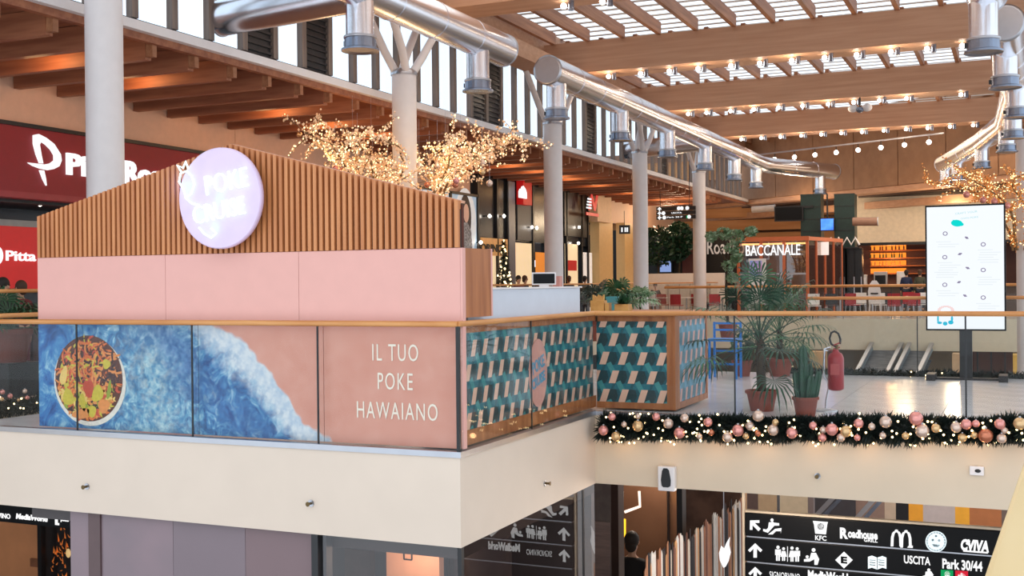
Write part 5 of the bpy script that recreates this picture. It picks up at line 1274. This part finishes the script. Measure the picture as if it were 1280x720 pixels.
# inside the shop: peach panel, frame and round shape stand in for pane reflections
B().box(-9.5, -4.5, Y0+3.6, Y0+3.7, ZL, -.85).build('inner_back_wall', mat('taupe_wall', '6E6462', .5, var=.04), lg)
B().box(-9.5, X0-.1, Y0+.2, Y0+3.6, -.95, -.85).build('inner_ceiling', mat('taupe_ceiling', '4C4444', .5), lg)
a, c = at(483, 700, y=Y0+1.6), at(549, 700, y=Y0+1.6)
B().box(a.x, c.x, Y0+1.6, Y0+1.7, ZL, -.95).build('peach_reflection', mat('peach_reflection_tone', 'DCA180', .5, var=.03, emit=.22), lg)
p0_, p1_ = at(505, 699, y=Y0+1.58), at(514.5, 681, y=Y0+1.58)
b = B()
for u, v in (((p0_.x, p0_.z), (p1_.x, p0_.z)), ((p0_.x, p1_.z), (p1_.x, p1_.z)), ((p0_.x, p0_.z), (p0_.x, p1_.z)), ((p1_.x, p0_.z), (p1_.x, p1_.z))): b.bar((u[0], Y0+1.58, u[1]), (v[0], Y0+1.58, v[1]), .012, .012)
b.bar((p0_.x, Y0+1.58, p1_.z), (p0_.x, Y0+1.58, -.95), .008, .008).bar((p1_.x, Y0+1.58, p1_.z), (p1_.x, Y0+1.58, -.95), .008, .008)
b.build('frame_reflection', m_dark, lg)
p = at(600, 700, y=Y0+2.2); B().tube([(p.x, p.y, ZL), (p.x, p.y, -.95)], .34, 24).build('round_reflection', mat('taupe_reflection', '5E5250', .4), lg)
a = at(440, 700, y=Y0+2.6); B().box(a.x-.1, a.x+.25, Y0+2.6, Y0+2.7, ZL, -1.6).build('pale_display', mat('pale_display', '8A7A74', .5), lg)
lamp('lower_shop_light', (-5.6, Y0+1.2, -1.3), 14, (1, .8, .62), .2)
# wall of dark panels below the balcony
lw = thing('lower_shop_wall', (-5, 15.6, ZL), 'brown mirrored shop wall with grey upright panels below the balcony fascia', 'shop wall')
def lbox(pa, pb_, y, dep, z0, z1, nm, mm, tt=None): a, c = at(pa, 660, y=y), at(pb_, 660, y=y); return B().box(a.x, c.x, y, y+dep, z0, z1).build(nm, mm, tt or lw)
m_tan = mat('bronze_mirror', '8A6650', .18, .25, var=.06, col2='7A5844', scale=1.2)
lbox(700, 736, 15.6, .1, ZL, -.85, 'brown_panel', mat('brown_panel', '5E463C', .3, .2), lw)
lbox(736, 764, 15.4, .2, ZL, -.85, 'grey_panel', mat('grey_upright', '7A706C', .35, .2, col2='6A605E'), lw)
lbox(737, 762, 15.38, .02, ZL, at(750, 652, y=15.4).z, 'lit_panel', mat('pinkish_upright', '94807A', .35, .1, col2='80706E', stretch=(1, 1, 9), scale=3), lw)
lbox(764, 773, 15.4, .25, ZL, -.85, 'dark_post', mat('dark_bronze', '3A2A26', .35), lw)
lbox(773, 834, 18.5, .1, ZL, -.85, 'bronze_mirror', m_tan, lw); lbox(835, 846, 18.5, .1, ZL, -.85, 'bronze_mirror', m_tan, lw)
lbox(834, 835.2, 18.4, .1, ZL, -.85, 'joint', m_dark, lw)
lbox(846, 853, 15.6, .2, ZL, -.85, 'dark_post', m_dark, lw)
lbox(853, 930, 21.0, .1, ZL, -.85, 'back_panel', mat('brown_mirror_dark', '6A5246', .25, .3, col2='3E302A', scale=2), lw)
p, q = at(778, 612, y=17), at(778, 645, y=17)
for pts in (((778, 614), (778, 648)), ((799, 614), (800, 633), (781, 640))):
    B().tube([at(u, v, y=17) for u, v in pts], .022, 8).build('white_neon_line', emi('warm_white_line', 'FFE6D0', 1.6), lw)
B().tube([at(778.5, 649, y=17), at(778.5, 671, y=17)], .05, 8).build('yellow_light', emi('yellow_tube', 'FFC030', 1.8), lw)
lamp('lower_hall_fill', (-2.5, 13.2, -1.0), 110, (1, .82, .66), .4); lamp('lower_hall_fill', (-5.5, 18.0, -1.2), 120, (1, .82, .66), .3); lamp('lower_hall_fill', (-1, 24, -1.3), 160, (1, .8, .6), .4)  # fill points added to brighten the rods and lower hall
# row of upright coloured rods
rd = thing('rod_screen', (at(812, 700, y=13.2).x, 13.2, ZL), 'screen of upright copper, cream and black rods rising beside the black direction sign', 'rod screen')
random.seed(15); RC = ['C98A64', 'E8D6C2', '2A2220', 'D9A06C', '8E5A44', 'F0E6DC', 'B87A58', '3A2C28']
rod_m = [mat('rod_'+c, c, .3, .2, var=.05) for c in RC]
n_ = 64
for k in range(n_):
    u = k/(n_-1); px_ = 806+u*126; y = 13.0+u*4.6; p = at(px_, 660, y=y); ytop = 706-(px_-806)*.66+random.uniform(-9, 9)
    zt_ = at(px_, ytop, y=y).z; r = random.choice((.016, .022, .028))
    B().tube([(p.x, y, ZL), (p.x, y, zt_), (p.x+.01, y, zt_+.05)], [r, r, .003], 7).build('rod', random.choice(rod_m), rd)
B().bar((at(806, 660, y=13).x, 13, ZL+.06), (at(932, 660, y=17.6).x, 17.6, ZL+.06), .1, .12).build('base_rail', m_dark, rd)
p = at(905, 690, y=14.6); k_ = 13.4/FPX
lf = [(-1, -22), (-6, -12), (-7, -2), (-4, 8), (0, 4), (3, 12), (8, 21), (7, 10), (9, 0), (6, -12), (2, -20)]
e = thing('reflected_emblem', (p.x, p.y, p.z), 'white two-petalled emblem standing in for a reflected shop logo before the coloured rods', 'emblem')  # solid shape in place of a far shop logo's reflection
B().prism([(a*k_, c*k_) for a, c in lf], (p.x, 14.6, p.z), (1, 0, 0), (0, 0, 1), (0, .02, 0)).build('petals', m_whitee, e); B().bar((p.x, 14.61, p.z+.1), (p.x, 14.61, -.8), .008, .008).build('wire', m_alu, e)
wl = [at(918, 712, y=14.4), at(936, 697, y=14.4)]
# ---- black direction sign
SYN = 14.5
a = at(931, 640, y=SYN); bR = at(1262, 640, y=SYN).x; W_ = bR-a.x
z1_, z2_, z3_, z4_ = a.z, at(931, 670.5, y=SYN).z, at(931, 702, y=SYN).z, at(931, 733, y=SYN).z
sg = thing('direction_sign', (a.x, SYN, z1_), 'large black direction sign with rows of white pictograms at the lower right', 'sign')
ROWS = []
for u, v in ((z1_, z2_), (z2_, z3_), (z3_, z4_), (z4_, z4_-(z3_-z4_))):
    ROWS.append((u, v)); ROWO = globals().setdefault('ROWO', []); rw = B().box(a.x, bR, SYN, SYN+.12, v+.008, u-.008).build('sign_row', m_blackl, sg, bevel=.012); ROWO.append(rw)
    B().box(a.x+.02, bR-.02, SYN+.01, SYN+.11, v-.008, v+.008).build('row_joint', m_alu, sg)
B().box(a.x, bR, SYN+.02, SYN+.1, z1_-.005, z1_+.02).build('top_rail', mat('pale_rail', 'D8C8B0', .4), sg)
B().box(a.x-.04, a.x-.01, SYN+.03, SYN+.08, ZL, -.8).build('side_pole', mat('pale_rail', 'D8C8B0', .4), sg); B().box(a.x+.4, a.x+.43, SYN+.04, SYN+.07, z1_, -.79).build('hanger', m_dark, sg)
FY = SYN-.004
def spt(px, py): return at(px, py, y=FY)
def rowof(z):
    for (u, v), o in zip(ROWS, ROWO):
        if v <= z <= u: return o
    return sg
def sfit(txt, x0_, y0_, x1_, y1_, m=None, bold=.02, nm='lettering', shear=0):
    p, q = spt(x0_, y0_), spt(x1_, y1_); return fit(txt, m or m_whitee, (p.x, FY, p.z), (1, 0, 0), (0, 0, 1), q.x-p.x, max(q.z-p.z, .03), rowof((p.z+q.z)/2), depth=.004, bold=bold, name=nm, shear=shear)
def spoly(lst, m=None, nm='pictogram'):
    b = B()
    for poly in lst: b.face([Vector((spt(x, y).x, FY-.001, spt(x, y).z)) for x, y in poly])
    return b.build(nm, m or m_whitee, rowof(sum(v.z for v in b.v)/len(b.v)))
def circ(x, y, r, n=14): return [(x+r*math.cos(2*PI*k/n), y+r*math.sin(2*PI*k/n)) for k in range(n)]
def arrow_at(x, y, s, ang):
    pts = [(-.12, .5), (.12, .5), (.12, -.12), (.36, .12), (.5, -.02), (0, -.5), (-.5, -.02), (-.36, .12), (-.12, -.12)]
    ca, sa = math.cos(ang), math.sin(ang); return [(x+s*(u*ca-v*sa), y+s*(u*sa+v*ca)) for u, v in pts]
spoly([arrow_at(943.5, 656.5, 17, -PI/4)], nm='arrow'); spoly([arrow_at(944, 688, 18, 0)], nm='arrow'); spoly([arrow_at(944, 717, 17, 0)], nm='arrow')
# escalator pictogram
spoly([[(954, 664), (960, 666), (968, 657), (974, 657), (974, 654), (966, 653), (958, 662), (954, 661)], [(960, 668), (966, 668), (970, 664), (976, 664), (976, 667), (977, 660), (969, 661), (964, 665)], circ(965, 650, 2), [(961, 653), (967, 652), (965, 659), (960, 661)]])
# bearded head on a bucket shape kept as plain tapered badge with letters
spoly([[(1016, 651), (1035, 652.5), (1034, 656), (1032.5, 668), (1019, 667), (1017.5, 656)]], nm='badge'); spoly([circ(1026, 658, 4.4)], m_blackl, 'badge_mark'); spoly([circ(1026, 658.5, 2.6)], nm='badge_face'); sfit('KFC', 1019, 675, 1033, 670)
sfit('R', 1050, 673, 1060, 660, bold=.05); sfit('oadhouse', 1060, 672, 1097, 664, bold=.04); sfit('GRILL', 1080, 677, 1097, 674)
# rounded letter m
def arch(x0_, x1_, yb, yt, w_): 
    o = [(x0_, yb)]+[(x0_+(x1_-x0_)*(.5-.5*math.cos(PI*k/8)), yt+(yb-yt)*(1-math.sin(PI*k/8)**.6)) for k in range(1, 8)]+[(x1_, yb)]
    b = []
    for k in range(len(o)-1):
        (u, v), (u2, v2) = o[k], o[k+1]; b.append([(u-w_/2, v), (u+w_/2, v), (u2+w_/2, v2), (u2-w_/2, v2)] if abs(v2-v) > abs(u2-u) else [(u, v-w_/2), (u, v+w_/2), (u2, v2+w_/2), (u2, v2-w_/2)])
    return b
spoly(arch(1115, 1126, 683, 663.5, 3.4)+arch(1127, 1138, 684.5, 664, 3.4)+[[(1134, 684.5), (1141, 685), (1141, 682), (1136, 682)]], nm='arched_m')
spoly([circ(1170, 677, 13.2, 28)], mat('sign_pale_blue', 'D6E6EC', .4, emit=.7), 'round_badge')
bb_ = [[(1170+12*math.cos(u), 677+12*math.sin(u)), (1170+12*math.cos(u2), 677+12*math.sin(u2)), (1170+10.6*math.cos(u2), 677+10.6*math.sin(u2)), (1170+10.6*math.cos(u), 677+10.6*math.sin(u))] for u, u2 in ((2*PI*k/20, 2*PI*(k+.8)/20) for k in range(20))]
spoly(bb_+[circ(1166, 675, 1.6, 8), circ(1174, 675.5, 1.6, 8), [(1165, 680), (1175, 681), (1173, 684), (1167, 683)], circ(1170, 670, 1.5, 8)], mat('badge_grey', '5A6A72', .5), 'badge_mark')
sfit('CVIVA', 1201, 688, 1236, 676, bold=.05, shear=.15); spoly([[(1204, 689.5), (1235, 692), (1235, 690), (1204, 687.5)]], nm='underline')
spoly([[(1207, 680), (1210, 674), (1213, 676), (1211, 682)]], nm='leaf')
# people pictograms
def fig(x, y, h, skirt=False, w_=1.0):
    r = h*.11; b = [circ(x, y-h+r, r, 10)]
    if skirt: b += [[(x-2.2*w_, y-h*.72), (x+2.2*w_, y-h*.72), (x+4.2*w_, y-h*.30), (x-4.2*w_, y-h*.30)], [(x-2*w_, y-h*.3), (x-.3, y-h*.3), (x-.3, y), (x-2*w_, y)], [(x+.3, y-h*.3), (x+2*w_, y-h*.3), (x+2*w_, y), (x+.3, y)]]
    else: b += [[(x-3.6*w_, y-h*.75), (x+3.6*w_, y-h*.75), (x+3.6*w_, y-h*.38), (x-3.6*w_, y-h*.38)], [(x-2.4*w_, y-h*.38), (x-.3, y-h*.38), (x-.3, y), (x-2.4*w_, y)], [(x+.3, y-h*.38), (x+2.4*w_, y-h*.38), (x+2.4*w_, y), (x+.3, y)]]
    return b
spoly(fig(972.5, 701, 19)+fig(979.5, 701, 17, True)+[[(984, 683), (984.9, 683), (984.9, 702), (984, 702)]]+fig(990, 702, 19, True)+fig(996.5, 702, 18), nm='toilet_pictogram')
spoly([circ(1017, 687.5, 2.4), [(1014, 691), (1020, 691), (1024, 699), (1022, 706), (1018, 706), (1018, 699), (1012, 702), (1005, 702), (1005, 699), (1012, 698)], circ(1009, 696, 1.9)], nm='baby_care_pictogram')
spoly([[(1055, 689.5), (1066, 700), (1055, 710.5), (1044, 700)]], nm='diamond'); sfit('E', 1051, 704, 1059, 696, m_blackl, bold=.06, nm='diamond_letter'); 
spoly([[(1085, 696), (1090, 694.5), (1096.5, 697), (1103, 695), (1108, 697), (1108, 711), (1103, 709.5), (1096.5, 712), (1090, 709.5), (1085, 711)]], mat('sign_pale_blue', 'D6E6EC', .4), 'book_pictogram')
spoly([[(1087+dx, 699+q*3+.2), (1094.5+dx, 700+q*3), (1094.5+dx, 701.2+q*3), (1087+dx, 700.4+q*3)] for q in range(3) for dx in (0, 11)]+[[(1096, 697), (1097, 697), (1097, 712), (1096, 712)]], m_blackl, 'book_lines')
sfit('USCITA', 1130, 704, 1163, 696.5); sfit('Park 30/44', 1178, 710.5, 1228, 702, bold=.03)
spoly([[(1176, 712), (1191.5, 713), (1191.5, 730), (1176, 729)]], emi('sign_green', '18A05C', 1), 'green_square'); spoly([[(1194, 713), (1210, 714), (1210, 731), (1194, 730)]], emi('sign_red_sq', 'D8283C', 1), 'red_square')
spoly([circ(1184, 717.5, 3.6, 12), [(1181, 719), (1187, 719), (1188, 724), (1180, 724)]], nm='square_mark'); spoly([[(1197, 719), (1202, 715.5), (1207.5, 719.5), (1205, 722), (1199, 722)]], nm='square_mark')
spoly([circ(1161, 712.5, 2), [(1157, 714.5), (1164, 714), (1167, 719), (1163, 722), (1156, 722)], [(1153, 720), (1160, 718), (1168, 722), (1168, 725), (1152, 724)]], nm='escalator_pictogram'); sfit('SIGNORVINO', 962, 722, 1000, 717.5, bold=0)
sfit('MediaWorld', 1010, 724, 1060, 717, bold=.05)
# wall row behind top of the sign: lower shops across the hall
ls = thing('lower_shops', (-2, 27, ZL), 'row of bright lower shops glimpsed between the balcony fascia and black sign', 'shop')
cols_ = [(925, 948, '5E4A44'), (948, 975, 'B89A78'), (975, 1010, 'C9B496'), (1010, 1017, '7A6A66'), (1070, 1106, '8A7064'), (1106, 1120, 'BCA690'), (1120, 1136, '15151A'), (1136, 1154, 'E09A2E'), (1154, 1194, 'B6AAA8'), (1194, 1212, 'E0A030'), (1212, 1252, 'A8683E'), (1252, 1290, '6A5A52')]
for u, v, c in cols_: lbox(u, v, 27, .2, ZL, -.9, 'shop_bay', mat('bay_'+c, c, .5, var=.05, emit=.15), ls)  # shop lighting is put into the bay materials as weak emission
lbox(1017, 1070, 29, .2, ZL, -.9, 'shop_bay', mat('bay_grey', '6A6A72', .5), ls)
for k, (u, v) in enumerate(((1022, 1033), (1076, 1086))):
    t0, t1 = at(v+1, 630, y=26), at(u-5, 648, y=26); d_ = (t1-t0); t = thing('lower_escalator', t0, ['left of two silver escalator balustrades above the black sign', 'right of two silver escalator balustrades above the black sign'][k], 'escalator', 'lower escalators')
    B().bar(t0-d_*.7, t1+d_*2, .16, .1).build('handrail', m_alu, t); B().bar(t0-d_*.7+Vector((.16, 0, 0)), t1+d_*2+Vector((.16, 0, 0)), .12, .08).build('balustrade', m_steel2, t)
# ---- lower left: black sign and tan shop
SL = 12.6
a = at(-60, 700, y=SL); c = at(88, 700, y=SL); zt1, zb1 = at(40, 625, y=SL).z, at(40, 656, y=SL).z
s2 = thing('direction_sign', (a.x, SL, zb1), 'black hanging sign with white shop lettering at the lower left corner', 'sign')
B().box(a.x, c.x, SL, SL+.1, zb1, zt1).build('sign_row', m_blackl, s2); B().box(a.x+.5, a.x+.53, SL+.03, SL+.06, zt1, -.8).build('hanger', m_dark, s2)
def lfit(txt, x0_, y0_, x1_, y1_, **k): p, q = at(x0_, y0_, y=SL-.004), at(x1_, y1_, y=SL-.004); fit(txt, m_whitee, (p.x, SL-.004, p.z), (1, 0, 0), (0, 0, 1), q.x-p.x, q.z-p.z, s2, depth=.004, **k)
lfit('SIGNORVINO', -25, 645, 13, 642.5, bold=.02); lfit('MediaWorld', 20, 648.5, 60, 645.5, bold=.05, shear=.15); lfit('poste', 76, 652.5, 86, 648, bold=.05); lfit('[', 69, 656, 74, 645, bold=.08)
tn = thing('shop', (at(0, 700, y=15.5).x, 15.5, ZL), 'tan lit shop window in a black frame at the lower left corner', 'shop')
m_tn = mat('tan_lit_wall', 'BC7C50', .5, var=.08, emit=.12, scale=2)
lbox(-60, 50, 15.5, .1, ZL, -1.0, 'tan_wall', m_tn, tn); lbox(46.5, 51, 15.3, .1, ZL, -1.0, 'black_frame', m_black, tn)
lbox(51, 92, 15.6, .1, ZL, -1.0, 'dark_display', mat('dark_display', '1A1414', .5), tn)
lbox(37, 49, 15.45, .04, at(44, 710, y=15.4).z, at(44, 700, y=15.4).z, 'small_frame', mat('small_frame_brown', '8A5232', .5), tn)
p = at(80, 693, y=15.3); B().ball((p.x, 15.4, p.z), .055, 10, 8, 0, (1, .5, 1.5)).build('glowing_face', mat('glow_face', 'E8C080', .5, emit=.6), tn)
random.seed(19); b = B()
for k in range(60):
    u = random.uniform(64, 90); v = random.uniform(655, 725); q = at(u, v, y=15.5)
    if abs(u-(82-(v-655)*.18+ (8 if v < 690 else 0))) > 13: continue
    d_ = Vector((random.uniform(-.06, .06), 0, random.uniform(.02, .14))); s_ = Vector((.02, 0, 0)); b.face([q-s_, q+s_, q+d_])
b.build('orange_sparks', mat('orange_print', 'C86A28', .5, emit=.5), tn, kind='stuff')
# ================================================================ PEOPLE
def skinmesh(verts, edges, radii, m, name, sub=1):
    me = bpy.data.meshes.new(name); me.from_pydata([Vector(v) for v in verts], edges, []); o = bpy.data.objects.new(name, me); C.objects.link(o)
    md = o.modifiers.new('skin', 'SKIN'); md.use_smooth_shade = True
    if not me.skin_vertices: return None
    for i, r in enumerate(radii): me.skin_vertices[0].data[i].radius = (r, r) if not isinstance(r, tuple) else r
    me.skin_vertices[0].data[0].use_root = True
    sb_ = o.modifiers.new('sub', 'SUBSURF'); sb_.levels = sub; sb_.render_levels = sub
    dg = bpy.context.evaluated_depsgraph_get(); dg.update()
    r = bpy.data.meshes.new_from_object(o.evaluated_get(dg)); bpy.data.objects.remove(o)
    r.materials.clear(); r.materials.append(m); r.name = name; return r
def person(loc, rz, label, top, legs, hair, pose='stand', sc_=1.0, group=None, nofinger=True, armup=0):
    t = thing('person', loc, label, 'person', group, rz=rz); t.scale = (sc_,)*3
    # body faces -y
    V = []; E = []; R_ = []
    def add(p, r, par=None):
        V.append(p); R_.append(r)
        if par is not None: E.append((par, len(V)-1))
        return len(V)-1
    sit = pose == 'sit'; hz = .50 if sit else .95
    pel = add((0, 0, hz), (.13, .10)); sp_ = add((0, .01, hz+.20), (.12, .09), pel); ch = add((0, .0, hz+.40), (.145, .10), sp_); nk = add((0, -.005, hz+.53), .05, ch); nk2 = add((0, -.01, hz+.58), .048, nk)
    h1 = add((0, -.02, hz+.635), (.075, .085), nk2); h2 = add((0, -.015, hz+.715), (.078, .092), h1); h3 = add((0, -.01, hz+.775), .05, h2)
    hands = []; Lg = []
    for s in (-1, 1):
        shd = add((s*.16, 0, hz+.45), .055, ch)
        if sit or armup: el = add((s*.23, -.06, hz+.20), .042, shd); wr = add((s*.16, -.30, hz+.22), .028, el); hd = (0, -1, 0)
        else: el = add((s*.22, .02, hz+.18), .042, shd); wr = add((s*.23, -.04, hz-.07), .028, el); hd = (0, -.15, -1)
        hd = Vector(hd).normalized(); w0 = Vector(V[wr]); palm = add(tuple(w0+hd*.07), (.034, .02), wr)
        sd = Vector((0, 1, 0)) if abs(hd.z) > .5 else Vector((1, 0, 0))
        for f_, ln in ((-.024, .07), (-.008, .085), (.008, .08), (.024, .065)):
            k1 = add(tuple(w0+hd*.10+sd*f_), .009, palm); k2 = add(tuple(w0+hd*(.10+ln*.55)+sd*f_*1.1), .008, k1); add(tuple(w0+hd*(.10+ln)+sd*f_+Vector((-s*.012, 0, 0))), .007, k2)
        th_ = add(tuple(w0+hd*.06-sd*.04), .009, palm); add(tuple(w0+hd*.10-sd*.055), .008, th_)
        hip = add((s*.085, 0, hz-.04), .085, pel)
        if sit: kn = add((s*.12, -.42, hz-.02), .062, hip); an = add((s*.12, -.40, .09), .04, kn)
        else: kn = add((s*.10, -.02, .50), .06, hip); an = add((s*.11, .02, .09), .04, kn)
        add((s*.12, Vector(V[an]).y-.13, .035), .035, an); Lg.append((hip, kn, an))
    me = skinmesh(V, E, R_, m_skin, 'body')
    bo = bpy.data.objects.new('body', me); C.objects.link(bo); bo.parent = t
    # clothing: slightly larger shells over the same skeleton
    jv = [V[pel], V[sp_], V[ch], V[nk]]; je = [(0, 1), (1, 2), (2, 3)]; jr = [(.165, .13), (.16, .125), (.185, .135), .075]
    i = 4
    for s, b0 in ((-1, nk2+4), (1, None)): pass
    arms = [(k, v) for k, v in enumerate(V)]
    idx = [n for n in range(len(V)) if abs(abs(V[n][0])-.16) < 1e-6 and abs(V[n][2]-(hz+.45)) < 1e-6]
    for sh_ in idx: jv += [V[sh_], V[sh_+1], V[sh_+2]]; je += [(2, i), (i, i+1), (i+1, i+2)]; jr += [.075, .058, .042]; i += 3
    o = bpy.data.objects.new('jacket', skinmesh(jv, je, jr, top, 'jacket')); C.objects.link(o); o.parent = t
    lv = [(0, 0, hz+.02)]; le = []; lr = [(.15, .12)]; i = 1
    for hp, kn, an in Lg: a_ = Vector(V[an])+Vector((0, 0, .04)); lv += [V[hp], V[kn], tuple(a_)]; le += [(0, i), (i, i+1), (i+1, i+2)]; lr += [.10, .075, .058]; i += 3
    o = bpy.data.objects.new('trousers', skinmesh(lv, le, lr, legs, 'trousers')); C.objects.link(o); o.parent = t
    for hp, kn, an in Lg:
        a_ = Vector(V[an]); b = B(); b.ball((a_.x, a_.y-.06, .045), .045, 10, 6, 0, (1, 2.9, 1)); b.build('shoe', m_dark, t, world=False)
    b = B(); hc = Vector((0, -.012, hz+.72)); b.ball((hc.x, hc.y+.018, hc.z+.02), .102, 14, 10, 0, (.93, 1.0, 1.05)); b.ball((0, hc.y+.06, hc.z-.05), .075, 10, 8, 0, (1, .7, 1.1)); b.build('hair', hair, t, world=False)
    b = B(); b.ball((0, hc.y-.102, hc.z-.03), .014, 8, 6, 0, (.9, 1.2, 1.6)); b.build('nose', m_skin, bo, world=False)
    for s in (-1, 1):
        B().ball((s*.03, hc.y-.088, hc.z-.005), .011, 8, 6).build('eye', m_dark, bo, world=False); B().ball((s*.083, hc.y+.0, hc.z-.015), .02, 8, 6, 0, (.4, .8, 1.3)).build('ear', m_skin, bo, world=False)
    B().box(-.022, .022, hc.y-.094, hc.y-.086, hc.z-.066, hc.z-.058).build('mouth', mat('lips', '9A5A50', .5), bo, world=False)
    return t
P_blk = mat('black_coat', '17171B', .8); P_den = mat('denim', '27303E', .8); P_dk = mat('dark_hair', '20160F', .7); P_br = mat('brown_hair', '4A3020', .7); P_red = mat('maroon_coat', '6A1E2A', .8); P_gr = mat('olive_coat', '46483A', .8); P_bl = mat('navy_coat', '1E2A4A', .8)
ymn = 16.8; p = at(790, 690, y=ymn)
hdz = at(790, 664, y=ymn).z
person((p.x, ymn, ZL), PI, 'person in a dark coat seen from behind among the brown mirrored panels below', P_blk, P_den, P_dk, sc_=(hdz-ZL)/1.79, nofinger=False)
def gp_(px, y, z=0): return (at(px, 350, y=y).x, y, z)
pp = at(4, 345, x=-12.9); person((pp.x, pp.y, 0), PI/2, 'person in a black coat standing on the gallery at the left frame edge', P_blk, P_blk, P_dk, sc_=.9)
pp = at(26, 345, x=-13.6); person((pp.x, pp.y, 0), -PI/2, 'person in a maroon coat standing on the gallery beside the potted palm', P_red, P_red, P_br, sc_=.88)
for k, (px_, rz, tp, lb) in enumerate(((607, .5, P_blk, 'person in black inside the dark shop left of the Christmas tree'), (648, -.6, P_red, 'person in maroon before the lit window right of the Christmas tree'), (656, .9, P_bl, 'person in navy beside the maroon-coated shopper'), (672, .2, P_blk, 'person in black before the orange lit wall'), (711, 2.2, P_blk, 'person in black walking past the cream window right of the white column'), (731, 1.2, P_gr, 'person in olive beside the beige pillars'))):
    q = at(px_, 345, x=-15.4); person((q.x, q.y, 0), rz+PI/2, lb, tp, P_den, P_dk if k % 2 else P_br, sc_=.97)
for k, (px_, y, rz, tp, lb) in enumerate(((819, 49, .3, P_blk, 'seated person in black at the low wall below the restaurant television'), (872, 46.0, 1.2, P_blk, 'seated person in black just right of the fifth white column'), (1063, 50.5, 0, P_bl, 'seated person in navy by the black cabinets'))):
    q = gp_(px_, y); person((q[0], y, ZF), rz, lb, tp, P_den, P_dk, pose='sit'); B().box(q[0]-.22, q[0]+.22, y-.2, y+.22, ZF, ZF+.40).build('bench_block', mat('bench_wood', '9A6A48', .5), None, loc=(q[0], y, ZF), label=['low wooden bench block under the person by the low wall', 'low wooden bench block under the person beside the fifth column', 'low wooden bench block under the person in navy'][k], cat='bench')
q = gp_(1150, 51.2); person((q[0], 51.2, ZF), PI, 'person in olive standing at the food court bar beside the menu screen', P_gr, P_den, P_br)
q = gp_(1140, 51.0); person((q[0]-.25, 51.3, ZF), PI, 'person in navy standing at the food court bar', P_bl, P_den, P_dk)
